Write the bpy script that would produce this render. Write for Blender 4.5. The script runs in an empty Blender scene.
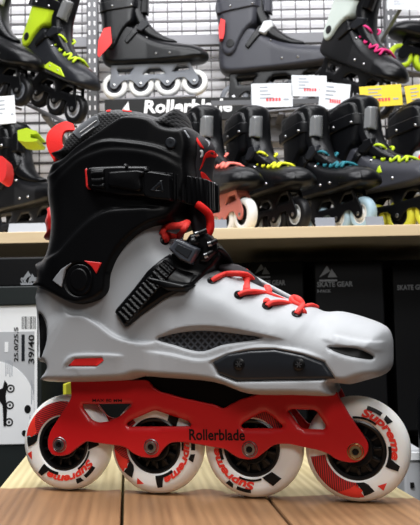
import bpy, bmesh, math, random
import numpy as np
from mathutils import Vector, Matrix, geometry
from math import sin, cos, radians as R, pi

SC = bpy.context.scene
COL = SC.collection
random.seed(4)

# ---------------------------------------------------------------- camera model
F = 764.0                      # focal length in pixels of the 420x525 frame
PITCH, ROLL, CAMH = R(4.97), R(1.11), 0.1335
_cp, _sp = cos(PITCH), sin(PITCH)
FW = np.array([0, _cp, _sp]); _up = np.array([0, -_sp, _cp]); _rt = np.array([1.0, 0, 0])
RT = _rt*cos(ROLL) - _up*sin(ROLL); UP = _up*cos(ROLL) + _rt*sin(ROLL)
CAM = np.array([0, 0, CAMH])

def ray(px, py):
    px = np.asarray(px, float); py = np.asarray(py, float)
    return FW + ((px-210)/F)[..., None]*RT - ((py-262.5)/F)[..., None]*UP

def at(px, py, Y):
    """point seen at a pixel at distance Y into the shop"""
    d = ray(px, py)
    return CAM + d*(Y/d[..., 1])[..., None]

def project(P):
    Q = P-CAM; d = Q@FW
    return np.stack([210+F*(Q@RT)/d, 262.5-F*(Q@UP)/d], -1)

# the skate's own frame: u to the toe, v up, w out of the side we see
TH = R(15.52)
SO = np.array([-0.12355, 0.6627, 0.0])
SU = np.array([cos(TH), -sin(TH), 0]); SW = np.array([-sin(TH), -cos(TH), 0]); SV = np.array([0, 0, 1.0])

def px2uv(p, w=0.0):
    p = np.asarray(p, float); d = ray(p[..., 0], p[..., 1])
    w = np.broadcast_to(np.asarray(w, float), d.shape[:-1])
    t = (w - (CAM-SO)@SW)/(d@SW)
    Q = CAM + d*t[..., None]-SO
    return np.stack([Q@SU, Q@SV], -1)

def uvw2px(uv, w):
    w = np.broadcast_to(np.asarray(w, float), uv.shape[:-1])
    return project(SO+uv[..., 0, None]*SU+uv[..., 1, None]*SV+w[..., None]*SW)

# ---------------------------------------------------------------- 2D geometry
def smooth(pts, n=4, closed=True):
    """Catmull-Rom through the points"""
    P = np.asarray(pts, float); m = len(P); out = []
    rng = range(m) if closed else range(m-1)
    for i in rng:
        if closed: p0, p1, p2, p3 = P[(i-1) % m], P[i], P[(i+1) % m], P[(i+2) % m]
        else: p0, p1, p2, p3 = P[max(i-1, 0)], P[i], P[i+1], P[min(i+2, m-1)]
        for k in range(n):
            t = k/n
            out.append(.5*((2*p1)+(-p0+p2)*t+(2*p0-5*p1+4*p2-p3)*t*t+(-p0+3*p1-3*p2+p3)*t**3))
    if not closed: out.append(P[-1])
    return np.array(out)

def resample(P, s):
    Q = np.vstack([P, P[:1]]); L = np.hypot(*np.diff(Q, axis=0).T); out = []
    for i in range(len(P)):
        k = max(1, int(round(L[i]/s)))
        for j in range(k): out.append(Q[i]+(Q[i+1]-Q[i])*j/k)
    return np.array(out)

def area(P):
    x, y = P[:, 0], P[:, 1]
    return .5*np.sum(x*np.roll(y, -1)-np.roll(x, -1)*y)

def inside(X, P):
    x, y = X[:, 0], X[:, 1]; r = np.zeros(len(X), bool)
    for i in range(len(P)):
        x1, y1 = P[i-1]; x2, y2 = P[i]
        if y1 == y2: continue
        r ^= ((y1 > y) != (y2 > y)) & (x < (x2-x1)*(y-y1)/(y2-y1)+x1)
    return r

def seg_dist(X, A, B):
    d = B-A; L2 = np.maximum((d*d).sum(1), 1e-14)
    t = np.clip(((X[:, None, :]-A)*d).sum(2)/L2, 0, 1)
    q = X[:, None, :]-(A+t[..., None]*d)
    return np.sqrt((q*q).sum(2)), t

def poly_dist(X, P):
    out = np.empty(len(X))
    for i in range(0, len(X), 2000):
        out[i:i+2000] = seg_dist(X[i:i+2000], P, np.roll(P, -1, 0))[0].min(1)
    return out

def sstep(x): x = np.clip(x, 0, 1); return x*x*(3-2*x)

# ---------------------------------------------------------------- a rounded body grown from its side outline
class Body:
    """half width hw(u,v), rounded off over a radius towards every stretch of the outline"""
    def __init__(s, outline, radius, hw, feats=(), power=2.0, n=4):
        s.ctrl = np.asarray(outline, float); s.rad = np.asarray(radius, float)*np.ones(len(outline))
        s.hw, s.feats, s.p, s.n = hw, list(feats), power, n; s.update()
    def update(s):
        q = smooth(np.column_stack([s.ctrl, s.rad]), s.n)
        s.P = q[:, :2]; s.Rr = np.maximum(q[:, 2], .002)
        if area(s.P) < 0: s.P = s.P[::-1].copy(); s.Rr = s.Rr[::-1].copy()
    def base(s, X):
        X = np.asarray(X, float); out = np.empty(len(X)); P, B, r = s.P, np.roll(s.P, -1, 0), s.Rr
        rb = np.roll(r, -1)
        for i in range(0, len(X), 2000):
            x = X[i:i+2000]; d, t = seg_dist(x, P, B)
            m = np.clip((d/(r+(rb-r)*t)).min(1), 0, 1)
            out[i:i+2000] = (1-(1-m)**s.p)**(1/s.p)
        ins = inside(X, s.P)
        return np.where(ins, out, 0)*s.hw(X)
    def W(s, X):
        X = np.atleast_2d(np.asarray(X, float)); w = s.base(X)
        k = sstep(w/.008)
        for f in s.feats: w = w+f(X)*k
        return w
    def fit(s, target, fixed=None, it=6, tol=26):
        """shift the outline until the rounded body shows the wanted silhouette;
        fixed: {index: w} for edges that meet the eye at a known depth"""
        T = np.asarray(target, float); m = len(T); fixed = fixed or {}
        tg = np.roll(T, -1, 0)-np.roll(T, 1, 0); nn = np.stack([tg[:, 1], -tg[:, 0]], 1)
        nn /= np.linalg.norm(nn, axis=1)[:, None]
        if area(T) < 0: nn = -nn
        cp = T.copy()
        wf = np.array([fixed.get(i, 0.0) for i in range(m)])
        for rnd in range(it+1):
            s.ctrl = px2uv(cp, wf); s.update()
            if rnd == it: break
            lo, hi = s.P.min(0), s.P.max(0)
            g = np.stack(np.meshgrid(np.arange(lo[0], hi[0], .003), np.arange(lo[1], hi[1], .003)), -1).reshape(-1, 2)
            g = g[inside(g, s.P)]
            ring = [s.P]
            nv = np.roll(s.P, -1, 0)-np.roll(s.P, 1, 0); nv = np.stack([-nv[:, 1], nv[:, 0]], 1)
            nv /= np.maximum(np.linalg.norm(nv, axis=1), 1e-9)[:, None]
            for dd in (.0006, .002, .004, .007, .011): ring.append(s.P+nv*dd)
            g = np.vstack([g]+ring); w = s.base(g)
            q = np.vstack([uvw2px(g, w), uvw2px(g, -w)])
            for i in range(m):
                if i in fixed: continue
                r = q-T[i]; a = r@nn[i]; b = np.abs(r@np.array([-nn[i][1], nn[i][0]]))
                k = (b < 2.0) & (np.abs(a) < tol)
                if k.any(): cp[i] -= nn[i]*np.clip(a[k].max(), -5, 5)*.8
        return s

def cdt(P, X, holes=()):
    V = [tuple(p) for p in P]; E = [(i, (i+1) % len(P)) for i in range(len(P))]
    for h in holes:
        b = len(V); V += [tuple(p) for p in h]; E += [(b+i, b+(i+1) % len(h)) for i in range(len(h))]
    V += [tuple(p) for p in X]
    vs, es, fs, *_ = geometry.delaunay_2d_cdt([Vector(v) for v in V], E, [], 0, 1e-6)
    vs = np.array([v[:] for v in vs]); fs = np.array([f for f in fs if len(f) == 3])
    c = vs[fs].mean(1); k = inside(c, np.asarray(P))
    for h in holes: k &= ~inside(c, np.asarray(h))
    fs = fs[k]
    a = vs[fs[:, 0]]; b = vs[fs[:, 1]]; d = vs[fs[:, 2]]
    cr = (b[:, 0]-a[:, 0])*(d[:, 1]-a[:, 1])-(b[:, 1]-a[:, 1])*(d[:, 0]-a[:, 0])
    fs[cr < 0] = fs[cr < 0][:, ::-1]
    return vs, fs

def inner_pts(P, s, rings=(.0005, .0014, .003)):
    lo, hi = P.min(0), P.max(0); rows = []
    for j, y in enumerate(np.arange(lo[1], hi[1], s*.87)):
        xs = np.arange(lo[0]+(s/2 if j % 2 else 0), hi[0], s)
        rows.append(np.stack([xs, np.full(len(xs), y)], 1))
    g = np.vstack(rows); g = g[inside(g, P)]; d = poly_dist(g, P)
    g = g[d > (max(rings) if rings else 0)+s*.45]
    nv = np.roll(P, -1, 0)-np.roll(P, 1, 0); nv = np.stack([-nv[:, 1], nv[:, 0]], 1)
    nv /= np.maximum(np.linalg.norm(nv, axis=1), 1e-9)[:, None]
    out = [g]
    for r in rings:
        q = P+nv*r; q = q[inside(q, P)]
        if len(q): q = q[poly_dist(q, P) > r*.85]; out.append(q)
    return np.vstack(out)

# ---------------------------------------------------------------- objects
def mesh_obj(name, V, Fc, mats, parent=None, smooth_=True, mi=None):
    me = bpy.data.meshes.new(name); me.from_pydata([tuple(map(float, v)) for v in V], [], [tuple(map(int, f)) for f in Fc])
    for m in (mats if isinstance(mats, (list, tuple)) else [mats]): me.materials.append(m)
    me.polygons.foreach_set('use_smooth', [smooth_]*len(me.polygons))
    if mi is not None: me.polygons.foreach_set('material_index', list(map(int, mi)))
    me.update()
    return link(name, me, parent)

def link(name, me, parent=None):
    o = bpy.data.objects.new(name, me); COL.objects.link(o)
    if parent is not None: o.parent = parent
    return o

def sharp(o, ang=35):
    me = o.data; bm = bmesh.new(); bm.from_mesh(me)
    for e in bm.edges:
        e.smooth = not (len(e.link_faces) == 2 and e.calc_face_angle(0) > R(ang))
    bm.to_mesh(me); bm.free(); return o

def tag(o, label, cat, group=None, kind=None):
    o['label'] = label; o['category'] = cat
    if group: o['group'] = group
    if kind: o['kind'] = kind
    return o

def empty(name, loc, rot=(0, 0, 0)):
    o = bpy.data.objects.new(name, None); COL.objects.link(o); o.location = loc; o.rotation_euler = rot
    o.empty_display_size = .02; return o

def body_obj(name, B, mat, parent, s=.002, holes=()):
    """local coordinates (u, -w, v), both sides"""
    P = resample(B.P, s*1.2)
    X = inner_pts(P, s); ex = []
    for f in B.feats:                       # follow every crease with rows of vertices
        Lp = getattr(f, 'line', None)
        if Lp is None: continue
        cl = f.closed; Q = resample(Lp, .0011) if cl else np.vstack([resample(Lp[i:i+2], .0011)[:max(1, int(round(np.hypot(*(Lp[i+1]-Lp[i]))/.0011)))] for i in range(len(Lp)-1)])
        nv = (np.roll(Q, -1, 0)-np.roll(Q, 1, 0)) if cl else np.gradient(Q, axis=0)
        nv = np.stack([-nv[:, 1], nv[:, 0]], 1); nv /= np.maximum(np.linalg.norm(nv, axis=1), 1e-9)[:, None]
        for o_ in f.rows: ex.append(Q+nv*o_)
    if ex:
        E = np.vstack(ex); E = E[inside(E, P)]; E = E[poly_dist(E, P) > .0012]
        keep = []; grid = {}
        for p in E:
            k = (int(p[0]//.0007), int(p[1]//.0007))
            if any(np.hypot(*(p-q)) < .00055 for i in (-1, 0, 1) for j in (-1, 0, 1) for q in grid.get((k[0]+i, k[1]+j), ())): continue
            grid.setdefault(k, []).append(p); keep.append(p)
        E = np.array(keep)
        ok = np.ones(len(X), bool)
        for i in range(0, len(X), 1000):
            D = X[i:i+1000, None, :]-E[None]; ok[i:i+1000] = (D*D).sum(2).min(1) > .0009**2
        X = np.vstack([X[ok], E])
    V, Fc = cdt(P, X)
    w = B.W(V); n = len(V)
    on = poly_dist(V, P) < 1e-6; w[on] = 0
    idx = np.arange(n); back = idx.copy(); ext = []
    for i in np.where(~on)[0]: back[i] = n+len(ext); ext.append(i)
    A = np.stack([V[:, 0], -w, V[:, 1]], 1)
    Bk = np.stack([V[ext, 0], w[ext], V[ext, 1]], 1) if ext else np.zeros((0, 3))
    return mesh_obj(name, np.vstack([A, Bk]), np.vstack([Fc, back[Fc][:, ::-1]]), mat, parent)

def onbody(pts, B, off=0.0, it=6):
    """pixels -> (u,v) where they meet the near surface of a body"""
    p = np.asarray(pts, float); w = np.full(len(p), .03)
    for _ in range(it): uv = px2uv(p, w); w = B.W(uv)+off
    return uv

def plate_uv(name, P, Wf, h, mat, parent, bevel=.0012, s=.003, back=.002, holes=(), crown=0.0, extra=None):
    """a plate lying on a surface w=Wf(u,v), h thick with a bevelled rim, closed behind"""
    P = np.asarray(P, float)
    if area(P) < 0: P = P[::-1]
    P = resample(P, s*.7)
    H = [resample(np.asarray(q, float), s*.7) for q in holes]
    X = inner_pts(P, s, (bevel*.35, bevel, bevel*1.3))
    if H:
        for q in H: X = X[~inside(X, q)]
        X = X[np.min([poly_dist(X, q) for q in H], 0) > s*.3]
    V, Fc = cdt(P, X, H); n = len(V)
    d = poly_dist(V, P)
    for q in H: d = np.minimum(d, poly_dist(V, q))
    t = np.clip(d/bevel, 0, 1); lift = h*np.sqrt(np.maximum(0, 1-(1-t)**2))
    if crown: lift = lift+crown*sstep(d/max(d.max(), 1e-6))
    w0 = Wf(V); w = w0+lift
    if extra is not None: w = w+extra(V)*t
    A = np.stack([V[:, 0], -w, V[:, 1]], 1); Bk = np.stack([V[:, 0], -(w0-back), V[:, 1]], 1)
    faces = [tuple(f) for f in Fc]+[tuple(f[::-1]+n) for f in Fc]
    cnt = {}
    for f in Fc:
        for a, b in ((f[0], f[1]), (f[1], f[2]), (f[2], f[0])):
            cnt[(a, b)] = 1
    for (a, b) in cnt:
        if (b, a) not in cnt: faces.append((b, a, a+n, b+n))
    return mesh_obj(name, np.vstack([A, Bk]), faces, mat, parent)

def plate(name, px, B, h, mat, parent, n=1, **k):
    uv = onbody(px, B, h)
    if n > 1: uv = smooth(uv, n)
    return plate_uv(name, uv, B.W, h, mat, parent, **k)

def tube(pts, r, seg=8, cap=True, flat=1.0):
    """sweep a round (or flattened) section along points -> verts, faces"""
    P = np.asarray(pts, float); m = len(P); V = []; Fc = []
    t = np.gradient(P, axis=0); t /= np.maximum(np.linalg.norm(t, axis=1), 1e-9)[:, None]
    ref = np.array([0, 0, 1.0]) if abs(t[0][2]) < .9 else np.array([1.0, 0, 0])
    n = np.cross(t[0], ref); n /= np.linalg.norm(n)
    rr = np.broadcast_to(np.asarray(r, float), (m,))
    for i in range(m):
        n = n-t[i]*(n@t[i]); n /= np.linalg.norm(n); b = np.cross(t[i], n)
        for k in range(seg):
            a = 2*pi*k/seg; V.append(P[i]+rr[i]*(cos(a)*n+sin(a)*flat*b))
    for i in range(m-1):
        for k in range(seg):
            a, b = i*seg+k, i*seg+(k+1) % seg
            Fc.append((a, b, b+seg, a+seg))
    if cap: Fc += [tuple(range(seg))[::-1], tuple((m-1)*seg+k for k in range(seg))]
    return V, Fc

class MB:
    """collects shapes into one mesh"""
    def __init__(s): s.V = []; s.F = []; s.M = []
    def add(s, V, Fc, m=0):
        b = len(s.V); s.V += [tuple(v) for v in V]; s.F += [tuple(int(i)+b for i in f) for f in Fc]; s.M += [m]*len(Fc); return s
    def box(s, c, d, m=0, rot=None, bev=0.0):
        bm = bmesh.new(); bmesh.ops.create_cube(bm, size=1)
        bmesh.ops.scale(bm, vec=d, verts=bm.verts)
        if bev: bmesh.ops.bevel(bm, geom=bm.edges[:], offset=bev, segments=2, affect='EDGES', profile=.5)
        if rot is not None: bmesh.ops.transform(bm, matrix=rot.to_4x4(), verts=bm.verts)
        bmesh.ops.translate(bm, vec=c, verts=bm.verts)
        bm.verts.index_update()
        s.add([v.co[:] for v in bm.verts], [[v.index for v in f.verts] for f in bm.faces], m); bm.free(); return s
    def tube(s, pts, r, seg=8, m=0, **k): V, Fc = tube(pts, r, seg, **k); return s.add(V, Fc, m)
    def lathe(s, prof, seg=48, m=0, axis='y', c=(0, 0, 0), close=False):
        """prof of (r, h) turned about local y"""
        prof = list(prof); n = len(prof); V = []; Fc = []
        for k in range(seg):
            a = 2*pi*k/seg
            for r, h in prof: V.append((c[0]+r*cos(a), c[1]+h, c[2]+r*sin(a)))
        for k in range(seg):
            for i in range(n if close else n-1):
                j = (i+1) % n; q = (k+1) % seg
                Fc.append((k*n+i, k*n+j, q*n+j, q*n+i))
        return s.add(V, Fc, m)
    def prism(s, P, y0, y1, m=0, bev=0.0):
        P = np.asarray(P, float)
        if area(P) < 0: P = P[::-1]
        n = len(P)
        V = [(p[0], y0, p[1]) for p in P]+[(p[0], y1, p[1]) for p in P]
        Fc = [tuple(range(n)), tuple(range(n, 2*n))[::-1]]+[(i+n, (i+1) % n+n, (i+1) % n, i) for i in range(n)]
        return s.add(V, Fc, m)
    def build(s, name, mats, parent=None, smooth_=False, ang=None):
        o = mesh_obj(name, s.V, s.F, mats, parent, smooth_ or ang is not None, s.M)
        bm = bmesh.new(); bm.from_mesh(o.data); bmesh.ops.recalc_face_normals(bm, faces=bm.faces); bm.to_mesh(o.data); bm.free()
        if ang: sharp(o, ang)
        return o

def text_mesh(body, size=1.0, shear=0.0, bold=0.0, res=3):
    """triangulated lettering in the xy plane, width normalised later"""
    c = bpy.data.curves.new('lettering', 'FONT'); c.body = body; c.size = size; c.shear = shear; c.offset = bold
    c.resolution_u = res; c.fill_mode = 'FRONT'
    o = bpy.data.objects.new('lettering', c); COL.objects.link(o)
    dg = bpy.context.evaluated_depsgraph_get()
    me = bpy.data.meshes.new_from_object(o.evaluated_get(dg))
    V = np.array([v.co[:2] for v in me.vertices]); Fc = [tuple(p.vertices) for p in me.polygons]
    bpy.data.objects.remove(o); bpy.data.curves.remove(c); bpy.data.meshes.remove(me)
    V[:, 0] -= V[:, 0].min(); return V, Fc

# ---------------------------------------------------------------- materials
def mat(name, col, rough=.5, metal=0.0, bump=0.0, bscale=200, spec=.5, var=0.0, vscale=30, coat=0.0, trans=0.0, sss=0.0, emit=None):
    m = bpy.data.materials.new(name); m.use_nodes = True
    nt = m.node_tree; b = nt.nodes['Principled BSDF']; L = nt.links
    b.inputs['Base Color'].default_value = (*col, 1); b.inputs['Roughness'].default_value = rough
    b.inputs['Metallic'].default_value = metal; b.inputs['Specular IOR Level'].default_value = spec
    b.inputs['Coat Weight'].default_value = coat; b.inputs['Transmission Weight'].default_value = trans
    if sss:
        b.inputs['Subsurface Weight'].default_value = sss; b.inputs['Subsurface Radius'].default_value = (.006, .005, .004)
        b.inputs['Subsurface Scale'].default_value = .6
    tc = nt.nodes.new('ShaderNodeTexCoord')
    if bump:
        n = nt.nodes.new('ShaderNodeTexNoise'); n.inputs['Scale'].default_value = bscale; n.inputs['Detail'].default_value = 3
        L.new(tc.outputs['Object'], n.inputs['Vector'])
        bp = nt.nodes.new('ShaderNodeBump'); bp.inputs['Strength'].default_value = bump; bp.inputs['Distance'].default_value = .001
        L.new(n.outputs['Fac'], bp.inputs['Height']); L.new(bp.outputs['Normal'], b.inputs['Normal'])
    n2 = nt.nodes.new('ShaderNodeTexNoise'); n2.inputs['Scale'].default_value = vscale; n2.inputs['Detail'].default_value = 4
    L.new(tc.outputs['Object'], n2.inputs['Vector'])
    mx = nt.nodes.new('ShaderNodeMix'); mx.data_type = 'RGBA'
    v = var if var else .04
    mx.inputs[6].default_value = (*[c*(1-v) for c in col], 1); mx.inputs[7].default_value = (*[min(1, c*(1+v)) for c in col], 1)
    L.new(n2.outputs['Fac'], mx.inputs[0]); L.new(mx.outputs[2], b.inputs['Base Color'])
    return m

def mesh_weave(name, c1, c2, scale, rough=.6):
    """diagonal knitted mesh"""
    m = mat(name, c1, rough); nt = m.node_tree; L = nt.links; b = nt.nodes['Principled BSDF']
    tc = nt.nodes.new('ShaderNodeTexCoord'); outs = []
    for a in (45, -45):
        mp = nt.nodes.new('ShaderNodeMapping'); mp.inputs['Rotation'].default_value = (0, R(a), 0)
        L.new(tc.outputs['Object'], mp.inputs['Vector'])
        w = nt.nodes.new('ShaderNodeTexWave'); w.bands_direction = 'X'; w.inputs['Scale'].default_value = scale
        L.new(mp.outputs['Vector'], w.inputs['Vector']); outs.append(w.outputs['Fac'])
    mm = nt.nodes.new('ShaderNodeMath'); mm.operation = 'MAXIMUM'; L.new(outs[0], mm.inputs[0]); L.new(outs[1], mm.inputs[1])
    rp = nt.nodes.new('ShaderNodeValToRGB'); rp.color_ramp.elements[0].position = .6; rp.color_ramp.elements[1].position = .9
    rp.color_ramp.elements[0].color = (*c1, 1); rp.color_ramp.elements[1].color = (*c2, 1)
    L.new(mm.outputs[0], rp.inputs[0]); L.new(rp.outputs[0], b.inputs['Base Color'])
    bp = nt.nodes.new('ShaderNodeBump'); bp.inputs['Strength'].default_value = .5; bp.inputs['Distance'].default_value = .0006
    L.new(mm.outputs[0], bp.inputs['Height']); L.new(bp.outputs['Normal'], b.inputs['Normal'])
    return m

M = {}
M['shell'] = mat('light_grey_plastic', (.395, .405, .42), .42, bump=.12, bscale=1500, spec=.4)
M['cuff'] = mat('matt_black_plastic', (.0025, .0025, .003), .38, bump=.12, bscale=1800, spec=.17)
M['strap'] = mat('satin_black_plastic', (.0025, .0025, .003), .32, spec=.22)
M['gunmetal'] = mat('dark_grey_plate', (.015, .017, .021), .33, spec=.4)
M['buckle'] = mat('slate_buckle', (.05, .055, .068), .25, spec=.7)
M['liner'] = mesh_weave('black_liner_mesh', (.002, .002, .0025), (.016, .016, .017), 120)
M['tongue'] = mat('charcoal_tongue_fabric', (.012, .008, .011), .75, bump=.4, bscale=900)
M['ventmesh'] = mesh_weave('vent_mesh', (.003, .003, .004), (.04, .043, .05), 75, .45)
M['red'] = mat('red_painted_metal', (.58, .008, .010), .38, metal=0.0, coat=.25, bump=.05, bscale=900)
M['redfab'] = mat('red_fabric', (.62, .012, .009), .7, bump=.3, bscale=1200, spec=.15)
M['lace'] = mat('red_lace', (.78, .03, .02), .65, bump=.5, bscale=1600)
M['redplas'] = mat('red_plastic', (.68, .022, .02), .4)
M['urethane'] = mat('white_urethane', (.93, .92, .88), .42, sss=.25)
M['hub'] = mat('black_hub', (.004, .004, .0045), .3, spec=.4)
M['steel'] = mat('brushed_steel', (.42, .42, .43), .3, metal=1.0)
M['brass'] = mat('brass_bolt', (.55, .47, .28), .3, metal=1.0)
M['taggrey'] = mat('grey_woven_fabric', (.11, .115, .125), .6)
M['black'] = mat('black_print', (.006, .006, .006), .5, spec=.2)
M['inkred'] = mat('red_print', (.80, .035, .02), .5)
M['white'] = mat('white_print', (.75, .75, .75), .5)
M['greypr'] = mat('grey_print', (.30, .31, .33), .5)
def striped():
    m = mat('striped_red_print', (.7, .02, .02), .5); nt = m.node_tree; L = nt.links
    tc = nt.nodes.new('ShaderNodeTexCoord'); mp = nt.nodes.new('ShaderNodeMapping'); mp.inputs['Rotation'].default_value = (0, R(-32), 0)
    L.new(tc.outputs['Object'], mp.inputs['Vector'])
    w = nt.nodes.new('ShaderNodeTexWave'); w.bands_direction = 'X'; w.inputs['Scale'].default_value = 190
    L.new(mp.outputs['Vector'], w.inputs['Vector'])
    rp = nt.nodes.new('ShaderNodeValToRGB'); rp.color_ramp.elements[0].position = .35; rp.color_ramp.elements[1].position = .55
    rp.color_ramp.elements[0].color = (.06, .01, .01, 1); rp.color_ramp.elements[1].color = (.62, .015, .015, 1)
    L.new(w.outputs['Fac'], rp.inputs[0]); L.new(rp.outputs[0], nt.nodes['Principled BSDF'].inputs['Base Color']); return m
M['stripe'] = striped()
# ================================================================ the skate on the table
skate = empty('inline_skate', SO, (0, 0, -TH))
tag(skate, 'large light grey and black skate with red frame and laces, standing on wooden table', 'inline skate')

def lerp_u(xs, ys): return lambda X: np.interp(X[:, 0], xs, ys)
def line_uv(px, B, n=6): return smooth(onbody(px, B), n, closed=False)

def step_feat(px, B, h, wid=.0015, decay=.03, side=1):
    """a raised overlay: up by h on one side of a line, fading back behind it and towards the ends"""
    L = line_uv(px, B)
    seg = np.hypot(*np.diff(L, axis=0).T); cum = np.concatenate([[0], np.cumsum(seg)])
    def f(X):
        out = np.zeros(len(X))
        d, t = seg_dist(X, L[:-1], L[1:]); i = d.argmin(1); r = np.arange(len(X)); dm = d[r, i]; tm = t[r, i]
        A = L[:-1][i]; D = L[1:][i]-A; c = D[:, 0]*(X[:, 1]-A[:, 1])-D[:, 1]*(X[:, 0]-A[:, 0])
        sd = np.sign(c)*dm*side; al = (cum[i]+tm*seg[i])/cum[-1]
        e = sstep(al/.15)*sstep((1-al)/.15)
        past = ((al <= 0) | (al >= 1)); e = np.where(past, 0, e)
        return h*sstep(sd/wid*.5+.5)*np.exp(-np.maximum(sd, 0)/decay)*e
    f.line, f.closed, f.rows = L, False, (-wid*1.15, -wid*.5, 0, wid*.5, wid*1.15)
    return f

def sink_feat(px, B, depth, wid=.003, n=4, grow=0.0):
    P = smooth(onbody(px, B), n)
    if area(P) < 0: P = P[::-1].copy()
    def f(X):
        d = poly_dist(X, P); sd = np.where(inside(X, P), d, -d)
        return -depth*sstep((sd+grow)/wid+.5)
    f.line, f.closed, f.rows = P, True, (-grow-wid*.55, -grow-wid*.25, -grow, -grow+wid*.25, -grow+wid*.55)
    return f

# ---- shell
shell_px = [(36.5,292),(36,303),(37.5,322),(38.5,345),(39.5,362),(42,376),(52,381.5),(85,381.5),(122,380.5),(140,379),(152,376.5),(172,377.5),(222,384),
            (256,394),(300,394.5),(337,394),(341,388.5),(352,383.5),(370,379),(385,374),(392.5,366),(393.5,352),(392.5,337),(386,326),(366,317.5),(343,311.5),
            (326,311.5),(314,307),(288,298.5),(264,287.5),(243,276),(222,271.5),(207,266),(195,255),(184,238),(172,223),(150,205),(110,205),(75,225),(50,255)]
shell_r = [.026,.026,.024,.02,.014,.009,.007,.007,.007,.007,.007,.007,.007,
           .007,.007,.007,.007,.008,.010,.014,.024,.030,.034,.034,.036,.036,
           .036,.034,.034,.034,.034,.034,.03,.028,.026,.02,.012,.012,.02,.024]
HU = ([-.03, .0, .05, .11, .17, .22, .25, .30], [.031, .034, .0345, .036, .043, .0455, .045, .041])
shell = Body(px2uv(shell_px), shell_r, lerp_u(*HU), n=4)
shell.fit(shell_px, fixed={35: .022, 36: .03, 37: .03, 38: .03})
vent_px = [(157,339.5),(168,335.5),(182,332.5),(204,331),(232,333.5),(261,338),(237,342.3),(221,345),(204,351),(189,349.5),(175,345)]
toev_px = [(329,348.4),(335,347.6),(357,349),(371.5,355.3),(372.5,358.8),(366,359),(344,354.6)]
refl_px = [(67.3,366.3),(74.6,358.7),(103.5,357.6),(104,360),(96.5,366.3)]
heel_px = [(38.2,317),(42,316),(46.2,326),(46.5,340),(43,352),(39.5,357)]
slot_px = [(212,362.5),(227,354.5),(250,350.5),(275,349.5),(303,355),(323.5,362.5),(335,379),(310,379.8),(280,380.2),(236,381),(218,374)]
fe = [
    step_feat([(60,304),(70,314),(84,315.5),(98,323),(117,336.5),(140,342.5),(160,341.5)], shell, .0044, .0013, .04, -1),
    step_feat([(140,350),(170,354),(196,359.5),(212,358),(236,350),(262,345.5),(300,350),(330,360)], shell, .0024, .0013, .03, -1),
    step_feat([(156,337.5),(179,329),(204,326.5),(232,329),(262,335),(290,341)], shell, .0026, .0011, .016, 1),
    step_feat([(332,334),(344,337.5),(356,340),(371,341.5),(388,341)], shell, .0024, .0011, .02, -1),
    step_feat([(318,338),(345,346.5),(362,346.5),(376,351),(389,351)], shell, .0010, .0015, .02, 1),
    step_feat([(62,369),(72,355.5),(104,354),(128,355.5)], shell, .0018, .0012, .012, -1),
    step_feat([(200,287),(230,303),(262,315),(300,321),(330,322)], shell, .0011, .006, .05, -1),
    sink_feat(vent_px, shell, .0030, .0028, 3, .0008), sink_feat(toev_px, shell, .0035, .0025, 3, .0006),
    sink_feat(refl_px, shell, .0014, .0014, 1, .0004), sink_feat(heel_px, shell, .003, .003, 3, .0006), sink_feat(slot_px, shell, .0022, .002, 1, .0008)]
shell.feats = fe
so = body_obj('boot_shell', shell, M['shell'], skate, .0017)
plate('side_vent', vent_px, shell, .0008, M['ventmesh'], skate, n=3, bevel=.0004, back=.003)
plate('toe_vent', toev_px, shell, .0012, M['black'], skate, n=3, bevel=.0004, back=.003)['label'] = 'black toe slot'
plate('heel_reflector', refl_px, shell, .0009, M['redplas'], skate, bevel=.0009, back=.003)
plate('heel_insert', heel_px, shell, .0006, M['cuff'], skate, n=3, bevel=.0006, back=.003)
sl = plate('side_plate', slot_px, shell, .0026, M['gunmetal'], skate, bevel=.0022, back=.003, crown=.0008)
for p in ((239.2,364),(299,364.3)):
    uv = onbody([p], shell, .003)[0]; w = shell.W([uv])[0]+.0031
    m = MB(); m.lathe([(.0, -w-.0016), (.0026, -w-.0016), (.0044, -w-.0008), (.0046, -w+.003)], 24, c=(uv[0], 0, uv[1]))
    for a in (0, 60, 120): m.box((uv[0], -w-.0017, uv[1]), (.0048, .0006, .0007), 1, Matrix.Rotation(R(a), 3, 'Y'))
    m.build('screw', [M['hub'], M['steel']], sl, ang=30)

# ---- cuff
cuff_px = [(57,161),(64,154),(80,140.5),(101,126.5),(113,117.5),(126,111.5),(149,113.5),(165,121),(178,123),(187,123.5),(193,133),(195.5,147),(193.5,162),
           (194.5,180),(190,196),(183,208),(172,221.5),(152,227),(136,237),(124,249),(115.5,262),(110.5,276),(108.5,291),(100,301),(82,306.5),(68,304),(53,297),(39.5,289),
           (35.5,279),(38,262),(46,254),(49.5,240),(51,222),(49,202),(48.3,190),(48,179)]
cuff_r = [.012,.008,.006,.006,.006,.006,.006,.008,.009,.009,.008,.008,.008,
          .008,.008,.007,.006,.0045,.0045,.0045,.0045,.0045,.0045,.0045,.0045,.0045,.006,.014,
          .02,.022,.024,.026,.028,.028,.028,.022]
CU = ([-.03, .0, .05, .09, .13], [.037, .0415, .043, .042, .038])
cuff = Body(px2uv(cuff_px), cuff_r, lerp_u(*CU), n=4)
cuff.fit(cuff_px, fixed={1: .034, 2: .036, 3: .037, 4: .038, 5: .038, 6: .038, 7: .036, 8: .033, 9: .031, 10: .030, 11: .030, 12: .030, 13: .030, 14: .032, 15: .033, 16: .034, 17: .038, 18: .039, 19: .039, 20: .039, 21: .039, 22: .039, 23: .038, 24: .037, 25: .036, 26: .034})
disc_px = [(78.5+13.2*cos(a), 279.5+16*sin(a)) for a in np.linspace(0, 2*pi, 24, endpoint=False)]
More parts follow.
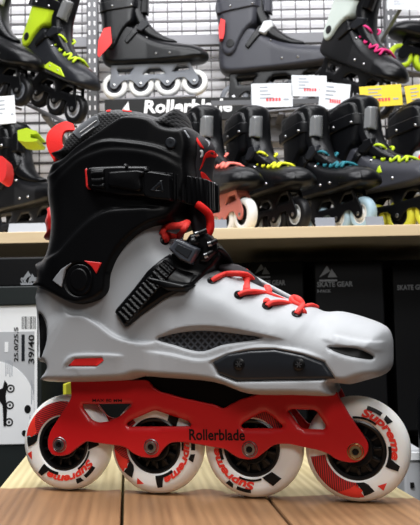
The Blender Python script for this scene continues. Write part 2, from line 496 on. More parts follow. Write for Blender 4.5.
cuff.feats = [
    step_feat([(42,262),(56,254),(67,243),(77,232),(87,222.5),(96,216),(111,210),(140,208),(170,208)], cuff, .0036, .0020, .05, -1),
    step_feat([(45,181),(51,175),(62,166),(73,157),(84,149.5),(95,143.5),(109,140.5),(130,142),(150,145),(165,149.5),(186,161)], cuff, .0030, .0017, .011, -1),
    step_feat([(52,190),(66,172),(80,160),(96,153),(112,149.5),(140,151),(165,158),(187,172)], cuff, .0016, .0022, .02, -1),
    sink_feat(disc_px, cuff, .002, .002, 1, .0005)]
cuf = body_obj('cuff', cuff, M['cuff'], skate, .0017)
wing = smooth([(100.5,263),(95.5,274),(93,269),(88.5,263.5),(83,260)], 1)
pp = plate('pivot_disc', disc_px, cuff, .0022, M['strap'], cuf, bevel=.0012, back=.003)
plate('pivot_disc', [(78.5+9.6*cos(a), 279.5+12*sin(a)) for a in np.linspace(0, 2*pi, 24, endpoint=False)], cuff, .003, M['cuff'], cuf, bevel=.0015, back=.003)
plate('red_mark', [(83.5,260.5),(101.5,262.6),(96,274),(91.5,267)], cuff, .0008, M['redplas'], cuf, bevel=.0006, s=.002)['label'] = 'red triangular mark beside the pivot'
plate('grey_mark', [(71.5,262.3),(65.5,269.5),(63,279),(61.5,287.5),(52,280.5),(61,269)], cuff, .0008, M['greypr'], cuf, bevel=.0006, s=.002)['label'] = 'grey triangular mark beside the pivot'
rv = [(170.3+5.6*cos(a), 142.6+6.0*sin(a)) for a in np.linspace(0, 2*pi, 18, endpoint=False)]
plate('rivet', rv, cuff, .0022, M['gunmetal'], cuf, bevel=.001, s=.0016)
plate('rivet', [(170.3+3.3*cos(a), 142.6+3.6*sin(a)) for a in np.linspace(0, 2*pi, 18, endpoint=False)], cuff, .0022, M['hub'], cuf, bevel=.0012, s=.0016)
plate('size_mark', [(183.6,130.5),(185,129.8),(189.5,137),(188,138)], cuff, .0004, M['greypr'], cuf, bevel=.0003, s=.002)
# red spine showing behind the cuff
sp = Body(px2uv([(51,207),(48.5,214),(47,224),(47,233),(48.5,239),(53,236),(55,222),(54,210)]), [.02,.022,.024,.024,.02,.012,.012,.012], lambda X: np.full(len(X), .026), n=3)
sp.fit([(49.5,206),(47,213),(44.8,223),(44.8,233),(46,240),(56,236),(58,222),(56,210)], fixed={5: .02, 6: .02, 7: .02})
body_obj('heel_spine', sp, M['redplas'], skate, .003)['label'] = 'red heel spine'

# ---- liner, tongue
def arch(name, px, ws, r, m, parent, flat_=.35, seg=10):
    pts = []
    for p, w in zip(px, ws): q = px2uv(np.array(p, float), w); pts.append((q[0], -w, q[1]))
    V, Fc = tube(smooth(np.array(pts), 6, closed=False), r, seg, flat=flat_); mm = MB(); mm.add(V, Fc); return mm.build(name, m, parent, True)
liner_px = [(58,160),(59.5,149),(62,141),(73,128.5),(87,117),(101,109),(116,106.3),(126,107),(136,108),(147,111),(157,114),(163,111.3),(173,109.4),(181,110.8),(186,116),
            (187.5,124),(180,135),(150,140),(100,150),(75,165)]
liner = Body(px2uv(liner_px), .010, lerp_u([-.03, .0, .05, .09, .13], [.030, .035, .0375, .037, .034]), n=4)
liner.fit(liner_px, fixed={**{i: .026 for i in range(2, 12)}, 12: .018, 13: .006, 14: .0, 15: .0, **{i: .02 for i in range(16, 20)}})
lin = body_obj('liner', liner, M['liner'], skate, .002)
plate('size_tag', [(75.5,128.5),(97,115.5),(100.2,124),(79,139.3)], liner, .0007, M['taggrey'], lin, bevel=.0004, s=.003)['label'] = 'grey woven tag'
def text_px(name, body, p0, p1, cap, Wf, matl, parent, off=.0003, shear=0.0, bold=0.0, uv=None, res=3):
    """lettering between two pixels along a baseline, lying on a surface"""
    V, Fc = text_mesh(body, 1.0, 0.0, bold, res)
    q0, q1 = uv if uv is not None else (px2uv(np.array(p0), 0), px2uv(np.array(p1), 0))
    e = (q1-q0); L = np.linalg.norm(e); e /= L; nrm = np.array([-e[1], e[0]])
    x = V[:, 0]/V[:, 0].max()*L; y = V[:, 1]/.7*cap
    P = q0+(x+shear*y)[:, None]*e+y[:, None]*nrm
    w = Wf(P)+off
    return mesh_obj(name, np.stack([P[:, 0], -w, P[:, 1]], 1), Fc, matl, parent, False)
for (a, b) in (((80,132.5),(96.5,120.5)), ((81.5,136),(94,127))):
    q = onbody([a, (a[0]*.5+b[0]*.5, a[1]*.5+b[1]*.5), b], liner, .001); w = liner.W(q)+.001
    strip = MB(); strip.tube(np.stack([q[:, 0], -w, q[:, 1]], 1), .0005, 6)
    strip.build('stitched_line', M['white'], lin)
for nm, px in (('red_tab', [(106.5,109.8),(110,109),(110.5,111.3),(107,112)]), ('red_tab', [(122,108.6),(132,110),(132,112),(123,111.2)])):
    plate(nm, px, liner, .0008, M['redfab'], lin, bevel=.0005, s=.002)['label'] = 'small red tab on the collar'

tongue_px = [(187,132),(193,134),(199,135.2),(205,137.3),(212.5,143.5),(216.3,152),(215,163),(213,175),(213,195),(212.5,222),(212,236),(219,254),(238,264.5),(262,283),(284,296),(300,304),
             (285,306),(258,298),(234,282),(212,262),(196,238),(190,205),(186,160)]
tongue = Body(px2uv(tongue_px), .014, lerp_u([.0, .10, .125, .15, .18, .24], [.026, .026, .022, .013, .010, .008]), n=4)
tongue.fit(tongue_px, fixed={i: .0 for i in (15, 16, 17, 18, 19, 20, 21, 22)})
ton = body_obj('tongue', tongue, M['tongue'], skate, .002)
def tp(name, px, m, n=2, h=.0008): return plate(name, px, tongue, h, m, ton, n=n, bevel=.0006, s=.002, back=.002)
tp('red_panel', [(193.5,135.2),(196,135.5),(200,142),(204.5,149),(200,147),(196.5,141.5)], M['redfab'])
tp('red_panel', [(214.8,151.5),(215.6,157),(210,161),(203,167),(199,170.5),(202.5,162.5),(208.5,156)], M['redfab'])
tp('red_panel', [(200.5,172),(205,173.5),(210,178),(212,184),(206,184),(202,179)], M['redfab'])
arch('lining_edge', [(197,204),(203,208.5),(208.5,214),(210.3,222),(209.8,230),(206,237)], [.026, .025, .022, .020, .020, .02], .0042, M['redfab'], ton, .8)['label'] = 'red padded lining edge'
tp('pale_panel', [(204.5,138.8),(209,141.2),(212.3,146.5),(207,147.5),(209,144)], M['greypr'])
tp('grey_loop', [(199.5,150.5),(202,149.8),(203.3,153),(202.3,157),(199.5,157.3),(200.8,154)], M['white'], h=.0012)

# ---- pull loop at the heel
pl = np.array([[(73,124.5),(75.5,131)], [(65,122.3),(67,131)], [(54,127.5),(63.5,133.5)], [(47.4,136),(62,140.5)], [(47.8,148),(64,149)], [(55,162),(66,156)]], float)
wa = np.array([-.013, -.015, -.013, -.004, .004, .010]); wb = np.array([-.003, -.001, .002, .006, .010, .014])
def dense(a, n=5): return smooth(a, n, closed=False)
A = np.column_stack([px2uv(pl[:, 0], wa), wa]); Bq = np.column_stack([px2uv(pl[:, 1], wb), wb])
A, Bq = dense(A), dense(Bq)
V = []; Fc = []
for i in range(len(A)):
    t = (A[min(i+1, len(A)-1)]-A[max(i-1, 0)]); nn = np.cross(t, Bq[i]-A[i]); nn /= np.linalg.norm(nn); nn *= .0009
    for q in (A[i]+nn, Bq[i]+nn, Bq[i]-nn, A[i]-nn): V.append((q[0], -q[2], q[1]))
for i in range(len(A)-1):
    for k in range(4): Fc.append((4*i+k, 4*i+(k+1) % 4, 4*i+4+(k+1) % 4, 4*i+4+k))
Fc += [(0, 1, 2, 3), tuple(len(V)-4+k for k in (3, 2, 1, 0))]
lp = mesh_obj('pull_loop', V, Fc, M['redfab'], skate); sharp(lp, 50); lp['label'] = 'red fabric pull loop'

# ---- upper strap: toothed band round the front, lever on the side
def wrap_band(name, x0, x1, ytop, ybot, w0, mat_, parent, ridges=None, thick=.003, n=150, wfar=None):
    u0 = px2uv(np.array([x0, np.interp(x0, *ytop)]), w0)[0]; uf = u0+.03
    for _ in range(20):
        a = np.linspace(0, pi, 200); u = u0+(uf-u0)*np.sin(a); w = w0*np.sign(np.cos(a))*np.abs(np.cos(a))**.75
        q = uvw2px(np.stack([u, np.full(200, px2uv(np.array([x1, np.interp(x1, *ytop)]), 0)[1])], 1), w)
        uf += (x1-q[:, 0].max())/F*.65*.9
    a = np.linspace(0, pi, n); u = u0+(uf-u0)*np.sin(a); w = w0*np.sign(np.cos(a))*np.abs(np.cos(a))**.75
    nrm = np.stack([np.gradient(-w), np.gradient(u)], 1); nrm /= np.linalg.norm(nrm, axis=1)[:, None]
    if nrm[0, 1] < 0: nrm = -nrm
    arc = np.concatenate([[0], np.cumsum(np.hypot(np.diff(u), np.diff(w)))])
    V = []; Fc = []
    for i in range(n):
        vz = px2uv(np.array([x0, 150.]), w[i])[1]
        xx = uvw2px(np.array([[u[i], vz]]), w[i])[0, 0]
        if a[i] > pi/2: xx = x1-(x1-xx)*.3
        vt = px2uv(np.array([xx, np.interp(xx, *ytop)]), w[i])[1]; vb = px2uv(np.array([xx, np.interp(xx, *ybot)]), w[i])[1]
        th = thick+(0 if ridges is None or arc[i] < ridges[0] else ridges[1]*(1 if (arc[i]/ridges[2]) % 1 < .6 else 0))
        b = min(.001, th*.3)
        o = nrm[i]*th
        for du, vv in ((0, vt), (.75, vt), (1, vt-b), (1, vb+b), (.75, vb), (0, vb)):
            V.append((u[i]+o[0]*du, -(w[i]+o[1]*du), vv))
    k = 6
    for i in range(n-1):
        for j in range(k): Fc.append((k*i+j, k*i+(j+1) % k, k*i+k+(j+1) % k, k*i+k+j))
    Fc += [tuple(range(k)), tuple(k*(n-1)+j for j in range(k))[::-1]]
    m = MB(); m.add(V, Fc); return m.build(name, mat_, parent, ang=32)
ytop = ([140, 172, 199, 215, 220], [170.5, 173.8, 178.8, 185, 190]); ybot = ([140, 173, 196, 211, 220], [195.5, 200.5, 207, 213.5, 211])
st = wrap_band('upper_strap', 138, 214, ytop, ybot, .0435, M['strap'], skate, ridges=(.022, .0016, .0042))
off = cuff.W
def flat(w): return lambda X: np.full(len(X), w)
lev = plate('strap_buckle', [(84,167.5),(91,165.6),(118,164.4),(146,164.8),(148.5,168),(147,197),(120,196),(92,190.5),(86,187)], cuff, .0055, M['strap'], skate, bevel=.0028, crown=.001, back=.001)
plate('buckle_tip', [(83.2,168),(86.8,166.8),(87.6,188.5),(84.6,188)], cuff, .0062, M['redplas'], lev, bevel=.0018, s=.002)['label'] = 'red buckle tip'
rid = lambda X: -.0012*((X[:, 1]/.0052) % 1 < .3)
plate('buckle_lever', [(88.5,168.5),(104,167.4),(104.8,189.5),(90,187.8)], cuff, .0085, M['strap'], lev, bevel=.0016, s=.0014, extra=rid)
plate('buckle_lever', [(106,170.8),(118,169.6),(137,168.6),(143.5,170.2),(146,174),(141,177.5),(143,189.5),(138,192.5),(106.5,187)], cuff, .0085, M['cuff'], lev, bevel=.002, crown=.001)
plate('strap_socket', [(142.5,171.3),(150,170.2),(170.5,173.5),(171.5,201),(150,199),(142,196.4)], cuff, .0078, M['strap'], lev, bevel=.0016)
tri = onbody([(149.5,190.5),(161.5,179.8),(163.5,191.5)], cuff, .008)
plate_uv('logo_mark', tri, lambda X: cuff.W(X)+.0078, .0005, M['gunmetal'], lev, bevel=.0004, s=.002, holes=[tri.mean(0)+(tri-tri.mean(0))*np.array([.5, .45])+np.array([.0006, -.0012])])
for p in ((146.3,169.8),(126,165.7)):
    q = onbody([p], cuff, .006)[0]; MB().lathe([(0, -.0095), (.0012, -.0092), (.0014, -.003)], 12, c=(q[0], -cuff.W([q])[0]+.001, q[1])).build('pin', M['steel'], lev, ang=40)

# ---- ankle strap on the shell
an = plate('ankle_strap', [(113.5,312.5),(114.5,309),(133,287.5),(146,270.5),(156,262),(168,253.5),(180,262),(196,268),(199,275),(192,284),(184.5,288.5),(163,298.5),(143,312.5),(126,326.5),(123,326.8)],
           shell, .005, M['strap'], skate, bevel=.0024, crown=.0012, back=.004)
dirv = onbody([(124,320),(160,277)], shell); dv = dirv[1]-dirv[0]; dv /= np.linalg.norm(dv)
teeth = lambda X: .0018*(((X@dv)/.0042) % 1 < .55)
plate('ladder', [(117.5,312.5),(143,281.5),(146.5,278.6),(161.5,285.6),(158.5,289.5),(133,317.5),(127,323.5)], shell, .0078, M['strap'], an, bevel=.001, s=.0011, extra=teeth)
plate('ladder', [(149,276.5),(164,258.5),(177,268),(164.5,284)], shell, .0074, M['strap'], an, bevel=.001, s=.0011, extra=teeth)
plate('strap_cover', [(143,281),(147,274),(186,281.5),(193,285),(184,291.5),(166,292)], shell, .0082, M['strap'], an, bevel=.003, crown=.0014)
class Over:
    """the strap hardware stands off the shell where the shell turns in towards the tongue"""
    def __init__(s): s.u0 = px2uv(np.array([172., 250.]), .03)[0]
    def W(s, X):
        X = np.atleast_2d(X); return np.maximum(shell.W(X), .0325-.38*np.maximum(0, X[:, 0]-s.u0))
over = Over()
class Flat:
    def __init__(s, B, pts, off):
        q = onbody(pts, B); A = np.column_stack([q, np.ones(len(q))]); s.k = np.linalg.lstsq(A, B.W(q)+off, rcond=None)[0]
    def W(s, X): X = np.atleast_2d(X); return X@s.k[:2]+s.k[2]
lev_pl = Flat(over, [(170,249),(178,241),(196,249),(188,263)], .0085)
frm_pl = Flat(over, [(190,237),(208,234),(214,250),(202,260)], .006)
plate('buckle_bed', [(170,254),(180,246),(188,236),(205,232),(217,246),(219,256),(213,266),(206,272),(193,284),(186,285),(172,272)], over, .0045, M['strap'], an, bevel=.002, back=.016)
plate('buckle_frame', [(186,238.5),(189,234),(204,231),(210.5,236.5),(216.5,243.5),(216,251),(206,262),(198,262),(201,249),(193,246)], frm_pl, .003, M['strap'], an, bevel=.003, back=.006)
bk = plate('ankle_buckle', [(167.3,249),(169,246),(175,238.3),(177.5,238.2),(198,247.6),(198.6,250),(191,263.2),(188.5,264.4),(178,259.5)], lev_pl, .0055, M['buckle'], an, bevel=.0018, s=.0015, back=.008)
plate('lever_face', [(173,249.5),(177.3,242.6),(193.5,250),(188,259.6)], lev_pl, .0060, M['gunmetal'], bk, bevel=.0008, s=.0015, back=.003)
bk['label'] = 'slate grey buckle lever'
for (a, b, c) in (((196,234.5),(206.5,230.2),.0105), ((208.5,244.5),(217,240.4),.0100), ((205,256),(213,251.5),.0095)):
    q = onbody([a, b], frm_pl, c-.005); w_ = frm_pl.W(q)+c-.005
    MB().tube(np.stack([q[:, 0], -w_, q[:, 1]], 1), .0021, 10).build('buckle_pin', M['strap'], an, ang=40)
    MB().tube([(q[0][0], -w_[0]-.0006, q[0][1]), (q[0][0]+.0025, -w_[0]-.0006, q[0][1]+.0006)], .0023, 10).build('pin_head', M['steel'], an, ang=40)
dr = [(193.5+6.5*cos(a), 241+5.4*sin(a)) for a in np.linspace(0, 2*pi, 20, endpoint=False)]
plate('buckle_wheel', dr, frm_pl, .006, M['hub'], an, bevel=.003, back=.01)
# the strap going over the instep to the far side
arch('strap_tail', [(206,250),(215,250),(222,257),(227,267)], [.020, .014, .004, -.012], .0085, M['strap'], an)

# ---- laces
eyes = [(164,240.5),(212,280.5),(238.8,295),(266.8,306),(296.5,314)]
for p in eyes:
    q = onbody([p], shell, .001)[0]; e = .0015; g = np.array([[e, 0], [-e, 0], [0, e], [0, -e]])+q; ww = shell.W(g)
    nrm = Vector((-(ww[0]-ww[1])/(2*e), -1, -(ww[2]-ww[3])/(2*e))).normalized()
    m = MB(); m.lathe([(.0022, -.0012), (.0031, -.0016), (.0040, -.0009), (.0043, .002)], 20); m.lathe([(0, -.0004), (.0024, -.0004)], 20)
    o = m.build('eyelet', M['hub'], skate, ang=40)
    w0 = shell.W([q])[0]; o.location = (q[0], -w0, q[1]); o.rotation_mode = 'QUATERNION'; o.rotation_quaternion = Vector((0, -1, 0)).rotation_difference(nrm)
def lace(px, ws):
    """w given as height over the shell when positive small, else absolute"""
    pts = []
    for p, w in zip(px, ws):
        if isinstance(w, tuple):
            uv = onbody([p], shell, w[0])[0]; ww = shell.W([uv])[0]+w[0]
        else: ww = w; uv = px2uv(np.array(p, float), w)
        pts.append((uv[0], -ww, uv[1]))
    return smooth(np.array(pts), 6, closed=False)
S = lambda h: (h,)
for px, ws in (
    ([(212,281),(217,277.5),(225,274.3),(236,273.6),(246,275),(252,280),(258,287),(264,292.5)], [S(.001), S(.004), S(.004), .020, .012, .004, -.006, -.014]),
    ([(245,271),(246.5,277),(246,284),(247,290.5)], [-.004, .010, .016, S(.003)]),
    ([(238.8,295.3),(244,292.6),(252,291.7),(264,293.2),(275,297),(287,302),(298,306)], [S(.001), S(.004), S(.005), .016, .012, .004, -.008]),
    ([(267,287),(268.5,291),(266,297),(267,302.5)], [-.006, .008, .013, S(.002)]),
    ([(266.8,306.2),(271,303.2),(279,302.3),(290,304.3),(299,308.5),(304,312)], [S(.001), S(.004), S(.004), .014, .010, S(.002)]),
    ([(296.5,314),(299,310.5),(302,305.8),(299.5,301),(294.5,298.4),(291.5,300.2),(295,304),(303,307.5),(310,306),(316,308)], [S(.001), S(.004), .013, .010, .004, .010, .014, .013, .004, -.006]),
    ([(164,240.8),(167.5,239.3),(173,238.5),(178.5,236),(183,230),(187.5,222)], [S(.001), S(.005), S(.006), S(.006), .036, .030]),
    ([(171.5,237),(174.5,230),(180,225.5),(188,222.5)], [S(.005), S(.006), .036, .030]),
    ): MB().tube(lace(px, ws), .0031, 10, flat=.72).build('lace', M['lace'], skate, True)['label'] = 'red lace strand'
# pale far rim of the throat
arch('far_eyestay', [(243,271),(262,282),(284,294),(304,304)], [-.012]*4, .0035, M['shell'], skate, .5)

# ---- frame
WO = .0172
fr_px = [(70,380),(71,397.5),(62,412),(50,431),(47.3,440),(47.6,449),(52,455.4),(60,456.5),(68,455),(77.5,447.5),(86,441.3),(96,443),(112,445.3),(122,446.5),(127.5,449.3),(133,454),(140,457),(148,458.3),(157,457.3),
         (164,448),(169,443.5),(175,442.3),(186,442.6),(200,445),(215,447.8),(225,449.3),(231,454),(239,458.6),(248,460),(256,458.6),(265.5,451.5),(272,446),(279,444),(290,444.3),(304,447.5),(318,450.3),(328.5,454),(334,458.5),(341,461.4),
         (350,463),(357,462.5),(364,458.6),(368.2,451),(368.4,445),(366,439.5),(361,432),(350,416),(340,399),(337,391.5),(258,392.5),(256,395),(240,399.3),(231,404),(223,408.8),(215,405),(180,397.5),(158,391),(153,387),(147,380)]
h1 = [(82,404.2),(130,403.8),(130.8,406.5),(118.5,417),(109,421.7),(98,423),(91,420.5),(81.5,408)]
h2 = [(125.3,424.8),(128,421.5),(152,411),(155.5,410.6),(187.5,421),(190.8,424.5),(189.5,426.5),(128,427)]
h3 = [(240.3,426),(243.5,422.5),(262,412.2),(266.5,412.2),(282.8,426),(281,428.6),(242,428.6)]
h4 = [(287,411.3),(291,409.3),(313.5,410),(316.5,411.5),(326,426),(324,430),(301.5,429)]
fu = [px2uv(np.array(q, float), WO) for q in (fr_px, h1, h2, h3, h4)]
fout = smooth(fu[0], 1); fh = [smooth(q, 1) for q in fu[1:]]
def rounded(P, r, n=3):
    P = np.asarray(P); out = []
    for i in range(len(P)):
        a, b, c = P[i-1], P[i], P[(i+1) % len(P)]
        la, lc = np.linalg.norm(a-b), np.linalg.norm(c-b); k = min(r, la*.4, lc*.4)
        p, q = b+(a-b)/la*k, b+(c-b)/lc*k
        for t in np.linspace(0, 1, n): out.append((1-t)**2*p+2*t*(1-t)*b+t*t*q)
    return np.array(out)
fh = [rounded(q, .0022) for q in fh]; fout = rounded(fout, .002)
frm = plate_uv('frame', fout, flat(WO-.0012), .0012, M['red'], skate, bevel=.0009, s=.004, back=.0018, holes=fh)
fb = plate_uv('side_rail', fout, flat(-.0142), .0001, M['red'], frm, bevel=.0005, s=.005, back=.003, holes=fh)
for x0, x1, y in ((72, 146, 384), (260, 335, 396.5)):
    a, b = px2uv(np.array([x0, y], float), WO), px2uv(np.array([x1, y], float), WO)
    br = MB(); br.box(((a[0]+b[0])/2, 0, (a[1]+b[1])/2), (b[0]-a[0], .029, .005), bev=.001)
    br.build('frame_bridge', M['red'], frm, ang=30)
mount = px2uv(np.array([(144,374),(205,376),(258,389),(258,393),(240,400),(223,409.5),(215,406),(180,398.5),(158,392),(150,385)], float), .0135)
MB().prism(mount, -.0138, .0138).build('sole_mount', M['cuff'], frm, ang=30)
q0, q1 = px2uv(np.array([189.4, 439.6]), WO), px2uv(np.array([245.2, 440.2]), WO)
text_px('brand_lettering', 'Rollerblade', None, None, .0082, flat(WO), M['black'], frm, bold=.022, uv=(q0, q1))['label'] = 'black Rollerblade lettering'
text_px('size_lettering', 'MAX 80 MM', None, None, .0026, flat(WO), M['black'], frm, bold=.01, uv=(px2uv(np.array([92.5, 402.0]), WO), px2uv(np.array([122, 402.2]), WO)))

# ---- wheels
def wside(r): return np.interp(r, [.022, .0228, .024, .030, .033, .036, .0382, .0395, .040], [.0095, .0106, .0112, .0113, .0108, .0092, .0066, .0034, 0])
rs = [.0225, .0228, .0235, .025, .028, .031, .033, .0345, .036, .0373, .0383, .0391, .0396, .0399]
wprof = [(r, -wside(r)) for r in rs]+[(.04, 0)]+[(r, wside(r)) for r in rs[::-1]]
def polar(pts): return np.array([(r*cos(R(a)), r*sin(R(a))) for r, a in pts])
def sector(r0, r1, a0, a1, n=14):
    a = np.linspace(a0, a1, n); return polar([(r1, t) for t in a]+[(r0, t) for t in a[::-1]])
def decal(name, shapes, m, parent, off=.00022):
    b = MB()
    for P in shapes:
        P = resample(np.asarray(P), .0012)
        if area(P) < 0: P = P[::-1]
        V, Fc = cdt(P, inner_pts(P, .0016, ()))
        w = wside(np.hypot(V[:, 0], V[:, 1]))+off
        b.add(np.stack([V[:, 0], -w, V[:, 1]], 1), Fc)
    return b.build(name, m, parent, True)
def make_wheel():
    w = MB().lathe(wprof, 96).build('wheel', M['urethane'], skate, ang=60)
    h = MB()
    h.lathe([(.0232, -.006), (.0225, -.0102), (.0212, -.0108), (.0195, -.0104), (.0190, -.0060), (.0190, .0060), (.0195, .0104), (.0212, .0108), (.0225, .0102), (.0232, .006)], 64)
    h.lathe([(.019, -.003), (.0115, -.003), (.0115, .003), (.019, .003)], 48, close=True)
    h.lathe([(.0128, -.0025), (.0128, -.0095), (.0118, -.0103), (.0075, -.0098), (.0075, .0098), (.0118, .0103), (.0128, .0095), (.0128, .0025)], 48)
    for k in range(12):
        a = 2*pi*k/12; rot = Matrix.Rotation(-a, 3, 'Y')
        h.box((.0158*cos(a), 0, .0158*sin(a)), (.0075, .0165, .0024), 0, rot, .0004)
    h.build('wheel_hub', M['hub'], w, ang=35)
    decal('printed_stripes', [sector(.0238, .0352, -205, -150), sector(.0238, .0352, -150, -122)], M['stripe'], w)
    decal('printed_patch', [polar([(.0350, -150), (.0352, -140), (.0352, -128), (.0348, -116), (.0310, -119), (.0295, -116), (.0255, -128), (.0290, -136)])], M['inkred'], w, .0004)
    decal('printed_blocks', [polar([(.0238, -126), (.0295, -117), (.0338, -116), (.0330, -108), (.0322, -101), (.0260, -106), (.0238, -112)]),
                             sector(.0238, .0262, -62, -26), polar([(.0262, -62), (.0335, -60), (.0335, -53), (.0262, -47)]),
                             sector(.0318, .0348, 20, 40, 8), polar([(.0310, 6), (.0352, 4), (.0352, 15), (.0318, 14)]),
                             polar([(.0238, 62), (.0330, 72), (.0325, 88), (.0238, 84)]),
                             sector(.0240, .0256, 18, 60)], M['black'], w, .0006)
    decal('printed_logo', [polar([(.0296, -94), (.0348, -91), (.0318, -81)])], M['inkred'], w)
    V, Fc = text_mesh('Supreme', 1, 0, .045)
    L = V[:, 0].max(); span = R(92)
    y = V[:, 1]/.7*.0060; x = V[:, 0]/L*.0275*span+y*.25
    r = .0262+y; an = span/2-x/.0275
    ww = wside(r)+.0005
    mesh_obj('wheel_lettering', np.stack([r*np.cos(an), -ww, r*np.sin(an)], 1), Fc, M['inkred'], w, False)
    return w
wheel0 = make_wheel()
def copy_tree(o, parent=None):
    c = o.copy(); COL.objects.link(c)
    if parent is not None: c.parent = parent
    for ch in [k for k in o.children]: copy_tree(ch, c)
    return c
for i, a in enumerate((73, 25, 132, -34)):
    o = wheel0 if i == 0 else copy_tree(wheel0)
    o.location = (.081*i, 0, .04); o.rotation_euler = (0, R(a), 0)
for i in range(4):
    m = MB(); y = -WO
    m.lathe([(.0024, y+.0002), (.0026, y-.0016), (.0042, y-.0016), (.0048, y-.0008), (.0050, y+.002)], 28, c=(.081*i, 0, .04))
    m.lathe([(0, y-.0002), (.0026, y-.0002)], 6, 1, c=(.081*i, 0, .04))
    m.lathe([(.0024, .0142), (.0045, .0190), (.0, .0190)], 20, c=(.081*i, 0, .04)); m.lathe([(.004, y+.002), (.004, .0142)], 16, c=(.081*i, 0, .04))
    m.lathe([(.0052, y+.0002), (.0060, y-.0006), (.0066, y+.0002)], 28, c=(.081*i, 0, .04))
    m.build('axle_bolt', [M['brass'] if i == 3 else M['steel'], M['black']], skate, ang=35)
# ================================================================ the shop
def pt(px, py, Y): return Vector(at(float(px), float(py), Y))
def structure(o): o['kind'] = 'structure'; return o
def rough_uv(P): return P

# ---- floor and walls
FZ = -.72
M['floor'] = mat('dark_grey_vinyl', (.06, .06, .062), .5, bump=.1, bscale=60)
M['wallw'] = mat('white_wall_paint', (.82, .81, .83), .7, bump=.1, bscale=150)
M['walld'] = mat('dark_back_board', (.03, .03, .028), .8, bump=.1, bscale=150)
M['rail'] = mat('grey_metal_rail', (.13, .13, .14), .45, metal=.3)
M['post'] = mat('dark_metal_post', (.07, .07, .075), .45, metal=.3)
M['wire'] = mat('grey_wire', (.045, .042, .045), .4, metal=.4)
M['oak'] = None
def wood(name, c1, c2, rings=1.0, axis=1, stain=None):
    m = bpy.data.materials.new(name); m.use_nodes = True; nt = m.node_tree; L = nt.links; b = nt.nodes['Principled BSDF']
    tc = nt.nodes.new('ShaderNodeTexCoord')
    mp = nt.nodes.new('ShaderNodeMapping'); sc = [95.0*rings, 95.0*rings, 95.0*rings]; sc[axis] = 5.0*rings
    mp.inputs['Scale'].default_value = sc; L.new(tc.outputs['Object'], mp.inputs['Vector'])
    n = nt.nodes.new('ShaderNodeTexNoise'); n.inputs['Scale'].default_value = 1.0; n.inputs['Detail'].default_value = 6; n.inputs['Distortion'].default_value = .6
    L.new(mp.outputs['Vector'], n.inputs['Vector'])
    mp2 = nt.nodes.new('ShaderNodeMapping'); s2 = [34.0*rings]*3; s2[axis] = 1.4*rings; mp2.inputs['Scale'].default_value = s2
    L.new(tc.outputs['Object'], mp2.inputs['Vector'])
    wv = nt.nodes.new('ShaderNodeTexWave'); wv.wave_type = 'BANDS'; wv.bands_direction = 'X' if axis != 0 else 'Y'
    wv.inputs['Scale'].default_value = 1.2; wv.inputs['Distortion'].default_value = 3.5; wv.inputs['Detail'].default_value = 3
    L.new(mp2.outputs['Vector'], wv.inputs['Vector'])
    mm = nt.nodes.new('ShaderNodeMix'); mm.data_type = 'FLOAT'; mm.inputs[0].default_value = .16
    L.new(n.outputs['Fac'], mm.inputs[2]); L.new(wv.outputs['Fac'], mm.inputs[3])
    rp = nt.nodes.new('ShaderNodeValToRGB'); rp.color_ramp.elements[0].position = .25; rp.color_ramp.elements[1].position = .75
    rp.color_ramp.elements[0].color = (*c1, 1); rp.color_ramp.elements[1].color = (*c2, 1); L.new(mm.outputs[0], rp.inputs[0])
    out = rp.outputs[0]
    if stain:                                    # a varnished front stretch that ends in a ragged worn edge
        d1, d2, edge = stain
        rp2 = nt.nodes.new('ShaderNodeValToRGB'); rp2.color_ramp.elements[0].position = .25; rp2.color_ramp.elements[1].position = .75
        rp2.color_ramp.elements[0].color = (*d1, 1); rp2.color_ramp.elements[1].color = (*d2, 1); L.new(mm.outputs[0], rp2.inputs[0])
        sp_ = nt.nodes.new('ShaderNodeSeparateXYZ'); L.new(tc.outputs['Object'], sp_.inputs[0])
        ns = nt.nodes.new('ShaderNodeTexNoise'); ns.inputs['Scale'].default_value = 22; ns.inputs['Detail'].default_value = 5; L.new(tc.outputs['Object'], ns.inputs['Vector'])
        ma = nt.nodes.new('ShaderNodeMath'); ma.operation = 'MULTIPLY_ADD'; ma.inputs[1].default_value = .055; L.new(ns.outputs['Fac'], ma.inputs[0]); L.new(sp_.outputs['Y'], ma.inputs[2])
        ml = nt.nodes.new('ShaderNodeMath'); ml.operation = 'MULTIPLY_ADD'; ml.inputs[1].default_value = STAIN_SLOPE; L.new(sp_.outputs['X'], ml.inputs[0]); L.new(ma.outputs[0], ml.inputs[2])
        mr = nt.nodes.new('ShaderNodeMapRange'); mr.inputs[1].default_value = edge-.002; mr.inputs[2].default_value = edge+.003; L.new(ml.outputs[0], mr.inputs[0])
        mx = nt.nodes.new('ShaderNodeMix'); mx.data_type = 'RGBA'; L.new(mr.outputs[0], mx.inputs[0]); L.new(rp2.outputs[0], mx.inputs[6]); L.new(out, mx.inputs[7]); out = mx.outputs[2]
    L.new(out, b.inputs['Base Color']); b.inputs['Roughness'].default_value = .5
    bp = nt.nodes.new('ShaderNodeBump'); bp.inputs['Strength'].default_value = .5; bp.inputs['Distance'].default_value = .001
    L.new(mm.outputs[0], bp.inputs['Height']); L.new(bp.outputs['Normal'], b.inputs['Normal']); return m
STAIN_SLOPE = .32
WALLY = 2.42
structure(MB().box((0, 1.2, FZ-.02), (6, 5, .04)).build('floor', M['floor']))
structure(MB().box((0, WALLY+.03, FZ+1.6), (6, .06, 3.2)).build('wall_back', M['wallw']))

